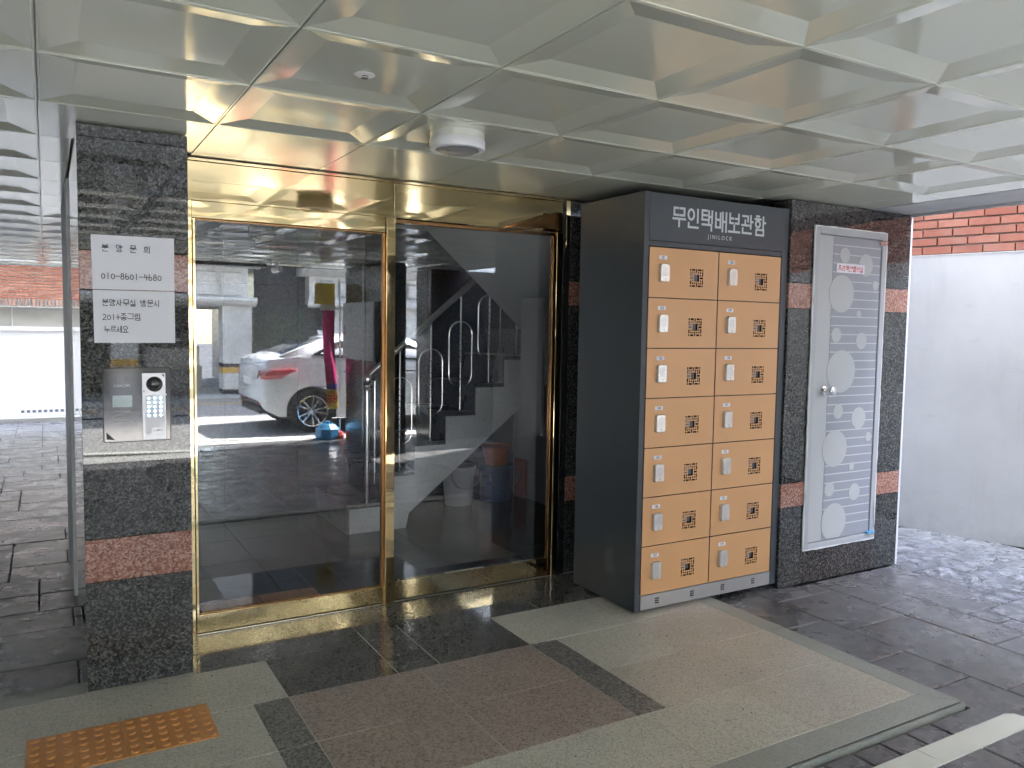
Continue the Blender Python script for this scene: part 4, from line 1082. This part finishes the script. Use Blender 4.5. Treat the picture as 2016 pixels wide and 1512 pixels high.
# ================================================================== STREET SIDE (seen in the reflections)
pa = empty('street_pillar', (3.45, -4.42, GZ)); tag(pa, 'dark granite wall end at the street edge carrying a steel cabinet, mirrored in the glass door', 'pillar')
MB().box(.02,0,0,.26,1.40,2.28).build('core', 'black_joint', pa)
for j in range(4):
    z0, z1 = j*.56+.003, min((j+1)*.56-.003, 2.28)
    for a, b_ in ((0,.66),(.70,1.40)): MB().slab(0,a+.002,z0,.0195,b_-.002,z1,.001,'-x').build('stone_slab', 'tile_dark', pa)
    MB().box(.0,1.4005,z0,.27,1.42,z1).build('stone_slab', 'tile_dark', pa)
MB().box(-.004,.664,0,.0195,.696,2.28).build('corner_bead', 'alu', pa)
fc = empty('meter_cabinet', (3.448, -4.33, 1.08)); tag(fc, 'grey steel cabinet with louvres on the wall end at the street, mirrored in the glass', 'cabinet')
bevel(MB().box(-.06,0,0,0,1.17,.72).build('box', 'door_frame', fc), .004)
bevel(MB().box(-.072,.012,.012,-.061,1.158,.708).build('door', 'door_frame', fc), .003)
mb = MB()
for hy in (.25,.85):
    for k in range(4): mb.box(-.080,hy,.58+k*.018,-.0725,hy+.15,.588+k*.018)
mb.build('louvre', 'locker_plate', fc)
MB().box(-.085,.10,.30,-.073,.13,.42).build('handle', 'chrome', fc)
pb2 = empty('street_pillar', (4.42, -4.35, GZ)); tag(pb2, 'second dark granite pier at the street edge, mirrored right of the door mullion', 'pillar')
MB().box(.02,0,0,2.1,.5,2.28).build('core', 'tile_dark', pb2)
for j in range(4): MB().box(.0,.5005,j*.57+.004,2.1,.52,min((j+1)*.57,2.28)).build('stone_slab', 'tile_dark', pb2)

# banner
ban = empty('banner', (3.30, -4.62, GZ)); tag(ban, 'magenta and yellow vertical shop banner hanging beside the street pillar', 'banner')
def cloth(name, m, z0, z1, x0=-.07, x1=.08, seedy=0):
    mb = MB(); n = 8; k_ = 10
    for o in (0, .003):
        b0 = len(mb.v)
        for j in range(k_+1):
            for i in range(n+1):
                u_, v_ = i/n, j/k_; zz = z0+(z1-z0)*v_
                mb.v.append((x0+(x1-x0)*u_+.025*math.sin(zz*3), .025*math.sin(u_*7+zz*4+seedy)+o, zz))
        for j in range(k_):
            for i in range(n): mb.f.append((b0+j*(n+1)+i, b0+j*(n+1)+i+1, b0+(j+1)*(n+1)+i+1, b0+(j+1)*(n+1)+i))
    return mb.build(name, m, ban, True)
cloth('pink_field', 'pink_cloth', .74, 1.72); cloth('yellow_field', 'yellow_cloth', .40, .66); cloth('blue_band', 'blue_cloth', .661, .739)
cloth('white_top', 'white_cloth', 1.721, 1.80, -.12, .08); cloth('yellow_top', 'yellow_cloth', 1.801, 2.08, -.2, .08, 1)
for lx in (0,):
    o = inst('lettering', text_mesh('88', .15, 'print_red', .004), ban, (.02, .045, .53), (R(90), 0, R(180)))
MB().tube([(.14,-.01,0),(.14,-.01,2.15)], .010, 8).build('pole', 'white_plastic', ban, True)
tc = empty('plastic_base', (3.26, -4.60, GZ)); tag(tc, 'light blue plastic weight on the ground beside the street pillar', 'plastic base')
o = MB().lathe([(.14,0),(.17,.05),(.16,.14),(.10,.20),(.045,.21)], (0,0,0), 'z', 8).build('tank', 'blue_plastic', tc)
MB().lathe([(.03,.205),(.03,.24),(.0001,.245)], (0,0,0), 'z', 12).build('cap', 'blue_plastic', tc)
o = MB().lathe([(.06,0),(.07,.05),(.04,.10),(.0001,.11)], (3.40,-4.53,GZ+.0), 'z', 10).build('plastic_base', 'red_plastic'); tag(o, 'small red plastic weight beside the light blue one', 'plastic base')
# security camera under the fascia
cc = empty('security_camera', (2.52, -4.30, CZ)); tag(cc, 'small white security camera under the street edge of the ceiling', 'camera')
MB().lathe([(.04,-.002),(.04,-.02),(.015,-.03),(.015,-.06)], (0,0,0), 'z', 20).build('mount', 'white_plastic', cc, True)
MB().tube([(-.03,-.05,-.085),(.03,.07,-.075)], .035, 16).build('housing', 'white_plastic', cc, True)
tr_ = MB().box(1.2,-4.62,CZ-.045,2.45,-4.50,CZ-.003).build('track_box', 'locker_body'); tag(tr_, 'long dark metal box under the ceiling at the street edge', 'track box')

o = MB().box(-3.7,-4.6,GZ,-3.5,8.5,CZ-.003).build('hall_wall', 'tile_dark'); tag(o, 'plain dark side wall of the parking hall, left of the photo', 'wall')  # added out of view to hold back light from the left
# ---- opposite buildings
ob1 = empty('opposite_building', (0, -11.5, GZ)); tag(ob1, 'white stone building with a panelled cornice across the street', 'building')
MB().box(-20,-6,2.9,3.75,0,14).build('upper_wall', 'white_stone', ob1)
MB().box(-20,-.6,1.92,3.70,-.0,2.898).build('frieze', 'white_stone', ob1)
MB().prism([(.0,2.68),(.28,2.80),(.30,2.90),(.0,2.90)], -20, 3.95, 'x').build('cornice', 'white_stone', ob1)
MB().prism([(.0,1.90),(.10,1.95),(.14,2.02),(.12,2.08),(.0,2.08)], -20, 3.86, 'x').build('string_course', 'white_stone', ob1)
for k in range(10): MB().slab(3.62-.42-k*.5-.03,-.03,2.12,3.62-k*.5-.06,.03,2.60,.02,'-y').build('panel', 'grey_stone', ob1)
for o in list(ob1.children):
    if o.name.startswith('panel'):
        o.rotation_euler = (0,0,math.pi); o.location = (2*(3.62-.21-int((o.name.split('.')[-1]) if '.' in o.name else 0)*.5), .0, 0) if False else (0,0,0); o.rotation_euler = (0,0,0)
for k in range(10): MB().box(3.60-.44-k*.5,.0005,2.13,3.60-k*.5-.04,.035,2.58).build('panel', 'white_stone', ob1)
MB().box(-20,-5,0,3.2,-4.4,1.9).build('rear_wall', 'concrete', ob1)
MB().box(-20,-4.4,1.89,3.7,-.6,1.92).build('parking_ceiling', 'white_stone', ob1)
pl2 = empty('striped_pillar', (3.19, -11.95, GZ)); tag(pl2, 'pale pillar with black and yellow warning bands across the street', 'pillar')
for a, b_, m in ((.06,.16,'black_plastic'),(.16,.50,'white_stone'),(.50,.62,'yellow_paint'),(.62,.70,'black_plastic'),(.70,1.90,'white_stone')):
    MB().box(0,0,a+.0005,.58,.45,b_-.0005).build('band' if m != 'white_stone' else 'shaft', m, pl2)
sp3 = empty('striped_pillar', (.95, -11.95, GZ)); tag(sp3, 'pale pillar with a yellow warning band across the street, mirrored in the granite pillar', 'pillar')
for a, b_, m in ((.06,.70,'white_stone'),(.70,.84,'yellow_paint'),(.84,1.9,'white_stone')):
    MB().box(.1,0,a+.0005,.55,.45,b_-.0005).build('band' if m != 'white_stone' else 'shaft', m, sp3)
# stacked stone planter left of the striped pillar
for k, (x0, z0, x1, z1, m, lb_) in enumerate(((1.9,.06,2.95,.62,'concrete','grey block of the lower tier left of the striped pillar'),(1.75,.62,2.9,1.02,'white_stone','white weathered block on the upper tier left of the striped pillar'))):
    o = MB().box(x0,-13.2,GZ+z0,x1,-12.6,GZ+z1-.002).build('stone_block', m); bevel(o, .02); tag(o, lb_, 'stone block')
MB().box(3.86,-12.2,GZ,4.10,-11.7,9).build('dark_pier', 'black_plastic'); tag(bpy.data.objects['dark_pier'], 'black pier in the gap between the two buildings opposite', 'pier')  # added black box in place of the shade between the buildings
ob2 = empty('opposite_building', (4.15, -12.4, GZ)); tag(ob2, 'dark granite building with a carved white cornice at its right, across the street', 'building')
MB().box(0,-6,0,3,0,12).build('granite_wall', 'dark_stone', ob2)
MB().box(1.0,.0005,2.0,9,.35,2.75).build('frieze', 'white_stone', ob2)
MB().prism([(.35,2.62),(.60,2.76),(.62,2.90),(.0,2.92),(.0,2.62)], .8, 9, 'x').build('cornice', 'white_stone', ob2)
MB().prism([(.35,1.92),(.45,1.97),(.45,2.06),(.35,2.10)], .95, 9, 'x').build('string_course', 'white_stone', ob2)
for k in range(9): MB().box(1.25+k*.42,.3505,2.16,1.25+k*.42+.3,.375,2.55).build('carved_panel', 'grey_stone', ob2)
for k in range(9): MB().box(1.30+k*.42,.3755,2.22,1.30+k*.42+.2,.40,2.49).build('carved_panel', 'white_stone', ob2)
MB().box(1.62,.0006,.05,2.3,.2,1.9).build('white_pier', 'white_stone', ob2)
MB().box(3.0,-6,0,18,.3,12).build('side_wing', 'white_stone', ob2)
# more houses ending the street, the first made tall to block the sun
for x0, x1, y0, y1, h, m, lb_ in ((9.8,16,-4.4,6,11.5,'cream_wall',"neighbour's tall cream house beyond the rendered wall"),(-22,-11.5,-4.6,14,5,'cream_wall','cream house left of the parking hall'),(-9,9,15.0,20,8,'mortar_white','pale house block behind the brick house')):
    o = MB().box(x0,y0,GZ,x1,y1,h).build('house', m); tag(o, lb_, 'house')

# pine shrub
pn = empty('pine_shrub', (4.40, -11.2, GZ)); tag(pn, 'green pine shrub in front of the dark building across the street', 'shrub')
MB().tube([(0,0,0),(.04,.02,.6),(-.03,0,1.1),(.05,0,1.7)], [.05,.04,.03,.015], 8).build('trunk', 'bark', pn, True)
r2 = random.Random(21)
cl1, cl2 = MB(), MB()
for q in range(26):
    a = r2.uniform(0, 6.28); zc = r2.uniform(.45, 1.78); rad = (.62-.22*abs(zc-1.0))*r2.uniform(.3, 1)
    c = Vector((rad*math.cos(a), rad*math.sin(a)*.7, zc))
    for w_ in range(95):
        d = Vector((r2.gauss(0,1), r2.gauss(0,1), r2.gauss(0,.6))).normalized()*r2.uniform(.03,.17); p = c+d
        t = Vector((r2.gauss(0,1), r2.gauss(0,1), r2.gauss(.6,.6))).normalized()*.055; n = t.cross(Vector((r2.gauss(0,1),r2.gauss(0,1),r2.gauss(0,1)))).normalized()*.008
        (cl1 if r2.random() < .7 else cl2).quad(p-n, p+n, p+t+n*.3, p+t-n*.3)
cl1.build('needles', 'leaf', pn); cl2.build('needle_tips', 'leaf_pale', pn)

# ================================================================== CAR
car = empty('parked_car', (0, 0, 0)); tag(car, 'white saloon car parked at the street edge, seen only mirrored in the glass', 'car')
CL = 4.55
# side profile: bottom, belt/shoulder, top ; x from the rear
def lerp(tab, x):
    for (a, va), (b_, vb) in zip(tab[:-1], tab[1:]):
        if x <= b_:
            t = (x-a)/(b_-a); t = t*t*(3-2*t) if False else t; return va+(vb-va)*t
    return tab[-1][1]
TOP = [(0,.86),(.03,1.02),(.12,1.085),(.35,1.10),(.50,1.115),(3.2,1.02),(3.6,.98),(4.1,.90),(4.4,.78),(4.55,.62)]
BOT = [(0,.46),(.05,.34),(.25,.24),(.62,.22),(3.9,.20),(4.3,.22),(4.55,.34)]
WID = [(0,.70),(.06,.80),(.25,.87),(.7,.90),(3.9,.90),(4.3,.82),(4.5,.66),(4.55,.58)]
RW, FW = .71, 3.41; AR = .355
xs_ = sorted(set([0,.03,.06,.12,.18,.25,.35,.45,.5]+[RW+AR*math.cos(R(a)) for a in range(0,181,12)]+[1.5,1.8,2.1,2.4,2.7,3.0,3.2]+[FW+AR*math.cos(R(a)) for a in range(0,181,12)]+[4.1,4.2,4.3,4.4,4.5,4.55]))
mb = MB(); secs = []
for x in xs_:
    tp, bt, w_ = lerp(TOP, x), lerp(BOT, x), lerp(WID, x)
    side_b = bt
    for wc in (RW, FW):
        if abs(x-wc) < AR: side_b = max(side_b, .31+math.sqrt(max(0, AR**2-(x-wc)**2)))
    sec = [(w_*.96, side_b), (w_, max(side_b+.01, .50)), (w_*1.0, max(side_b+.02, .72)), (w_*.975, max(side_b+.03, .86*1.0 if tp > .9 else tp-.08)), (w_*.90, tp-.035), (w_*.78, tp), (0, tp+.03)]
    secs.append((x, sec, bt))
rows = []
for x, sec, bt in secs:
    full = [(x, y, z) for y, z in sec] + [(x, -y, z) for y, z in sec[-2::-1]]
    rows.append(len(mb.v)); mb.v += full
n = 13
for a, b_ in zip(rows[:-1], rows[1:]):
    for j in range(n-1): mb.f.append((a+j, b_+j, b_+j+1, a+j+1))
mb.f.append(tuple(rows[0]+j for j in range(n))); mb.f.append(tuple(rows[-1]+j for j in reversed(range(n))))
cb = mb.build('body', 'white_car', car, True)
MB().box(.3,-.80,.20,4.2,.80,.34).build('underbody', 'tyre', car)
# greenhouse
GT = [(.28,1.105),(.6,1.235),(.95,1.35),(1.3,1.41),(1.8,1.43),(2.3,1.38),(2.65,1.27),(3.1,1.03)]
mb = MB(); rows = []
gxs = [.28,.45,.6,.8,.95,1.15,1.3,1.55,1.8,2.05,2.3,2.5,2.65,2.85,3.1]
for x in gxs:
    tz = lerp(GT, x); bz = lerp(TOP, x)-.03; e = max(0, (tz-bz))
    wb = .80 if .28 < x < 3.1 else .72; wt = wb-.26*e/.4
    rows.append(len(mb.v)); mb.v += [(x, wb, bz),(x, wb-.02, bz+.25*e),(x, wt+.03, tz-.06*e*2),(x, wt-.05, tz-.005),(x, 0, tz+.015),(x, -wt+.05, tz-.005),(x, -wt-.03, tz-.06*e*2),(x, -wb+.02, bz+.25*e),(x, -wb, bz)]
for a, b_ in zip(rows[:-1], rows[1:]):
    for j in range(8): mb.f.append((a+j, b_+j, b_+j+1, a+j+1))
mb.f.append(tuple(rows[0]+j for j in range(9))); mb.f.append(tuple(rows[-1]+j for j in reversed(range(9))))
gh = mb.build('cabin', 'white_car', car, True)
# side windows and rear screen, proud of the cabin skin
for sgn in (1, -1):
    for poly in ([(.74,1.12),(1.14,1.07),(1.25,1.07),(1.30,1.335),(1.10,1.29)], [(1.34,1.07),(2.08,1.045),(2.10,1.32),(1.83,1.36),(1.38,1.345)], [(2.15,1.045),(2.80,1.03),(2.50,1.19),(2.18,1.31)]):
        mb = MB()
        def yy(x, z):
            tz = lerp(GT, x); bz = lerp(TOP, x)-.03; t = (z-bz)/max(.05, tz-bz); return .80-.26*(tz-bz)/.4*min(1, max(0, t))*.95+.018
        mb.v = [(x, sgn*yy(x, z), z) for x, z in poly] + [(x, sgn*(yy(x, z)-.05), z) for x, z in poly]
        k = len(poly); mb.f = [tuple(range(k)), tuple(reversed(range(k, 2*k)))] + [(i, (i+1) % k, k+(i+1) % k, k+i) for i in range(k)]
        mb.build('side_window', 'car_glass', car)
def scr(a, b_, wa, wb, nm):
    mb = MB(); za, zb = lerp(GT, a), lerp(GT, b_)
    m_ = (a+b_)/2; zm = lerp(GT, m_)
    for x, z, w_ in ((a, za, wa), (m_, zm, (wa+wb)/2), (b_, zb, wb)):
        mb.v += [(x, y*w_, z+.022-.012*abs(y)) for y in (-1,-.5,0,.5,1)]
    for r_ in range(2):
        for j in range(4): mb.f.append((r_*5+j, r_*5+j+1, (r_+1)*5+j+1, (r_+1)*5+j))
    o = mb.build(nm, 'car_glass', car, True); md = o.modifiers.new('s', 'SOLIDIFY'); md.thickness = .012
scr(.34, .96, .70, .56, 'rear_window'); scr(3.0, 2.4, .72, .56, 'windscreen')
# lamps, plate, handles
for sgn in (1, -1):
    mb = MB(); top = [(.015,.66,.90),(.10,.845,.905),(.40,.900,.925),(.52,.905,.92)]; bot = [(.0,.62,.78),(.06,.82,.775),(.28,.893,.79),(.44,.902,.87)]
    mb.v = [(x-.012, sgn*(y+.006), z) for x, y, z in top+bot]; mb.f = [(i, i+1, 5+i, 4+i) for i in range(3)]
    o = mb.build('tail_lamp', 'tail_red', car, True); md = o.modifiers.new('s', 'SOLIDIFY'); md.thickness = .02
    MB().box(.02, sgn*.60-.10 if sgn > 0 else -.70, .40, .10, .70 if sgn > 0 else -.50, .43).build('reflector', 'tail_red', car)
    for hx in (1.16, 2.10): MB().box(hx, sgn*.905-.012, .86, hx+.20, sgn*.905+.016, .885).build('door_handle', 'chrome', car)
    mb = MB().box(-.012 if False else 2.60, sgn*.88-.02 if sgn > 0 else -1.05, 1.02, 2.74, 1.05 if sgn > 0 else -.86, 1.14); bevel(mb.build('door_mirror', 'white_car', car), .03, 3)
    for dx_ in ((1.27,.36,1.275,1.0),(2.12,.30,2.125,1.02)):
        MB().box(dx_[0], sgn*.902-.002, dx_[1]+.34 if dx_[0] < 2 else dx_[1], dx_[2]+.003, sgn*.902+.0025, dx_[3]).build('door_gap', 'black_plastic', car)
MB().box(-.008,-.26,.66,.012,.26,.77).build('number_plate', 'white_plastic', car)
MB().box(.03,-.60,.27,.14,.60,.35).build('diffuser', 'tyre', car)
MB().prism([(1.08,1.40),(1.04,1.47),(1.28,1.43),(1.28,1.40)],-.02,.02,'y').build('roof_fin', 'white_car', car)
for wx in (RW, FW):
    for sgn in (1, -1):
        w_ = MB().lathe([(.20,-.09),(.30,-.10),(.315,-.07),(.315,.07),(.30,.10),(.225,.105),(.215,.06),(.20,.05)], (wx, sgn*.80, .315), 'y', 40).build('wheel', 'tyre', car, True)
        mb = MB().lathe([(.222,.0),(.222,.108),(.205,.108),(.200,.03),(.19,.0)], (wx, sgn*.80, .315), 'y', 40) if sgn > 0 else MB().lathe([(.222,.0),(.222,-.108),(.205,-.108),(.200,-.03),(.19,.0)], (wx, sgn*.80, .315), 'y', 40)
        mb.lathe([(.04,sgn*.03),(.04,sgn*.085),(.0001,sgn*.09)], (wx, sgn*.80, .315), 'y', 16)
        for q in range(10):
            a = R(72*(q//2)+(-13 if q % 2 else 13)); c_, s__ = math.cos(a), math.sin(a); w2 = .011
            p = [(wx+c_*r_-s__*k2*w2, .315+s__*r_+c_*k2*w2) for r_, k2 in ((.03,-1),(.212,-1),(.212,1),(.03,1))]
            mb.prism(p, sgn*.80+sgn*.055, sgn*.80+sgn*.088, 'y')
        mb.build('rim', 'wheel_alloy', w_, False)
        MB().lathe([(.19,sgn*.0),(.0001,sgn*.0005)], (wx, sgn*.80, .315), 'y', 24).build('hub_shadow', 'tyre', w_)
YAW = R(0)
for o in bpy.data.objects:
    if o.name.split('.')[0] in ('lettering','sticker_lettering','header_lettering','vent_slots','louvre','printed_lines','keys','film_lines','film_circles','microphone_slot','floor_track','number','studs','needles','needle_tips'): o['kind'] = 'stuff'
car.rotation_euler = (0, 0, YAW)
# rear wheel outer contact to world (3.30,-5.42)
lx, ly = RW, .90
car.location = (3.30-(lx*math.cos(YAW)-ly*math.sin(YAW)), -5.42-(lx*math.sin(YAW)+ly*math.cos(YAW)), GZ-.02)
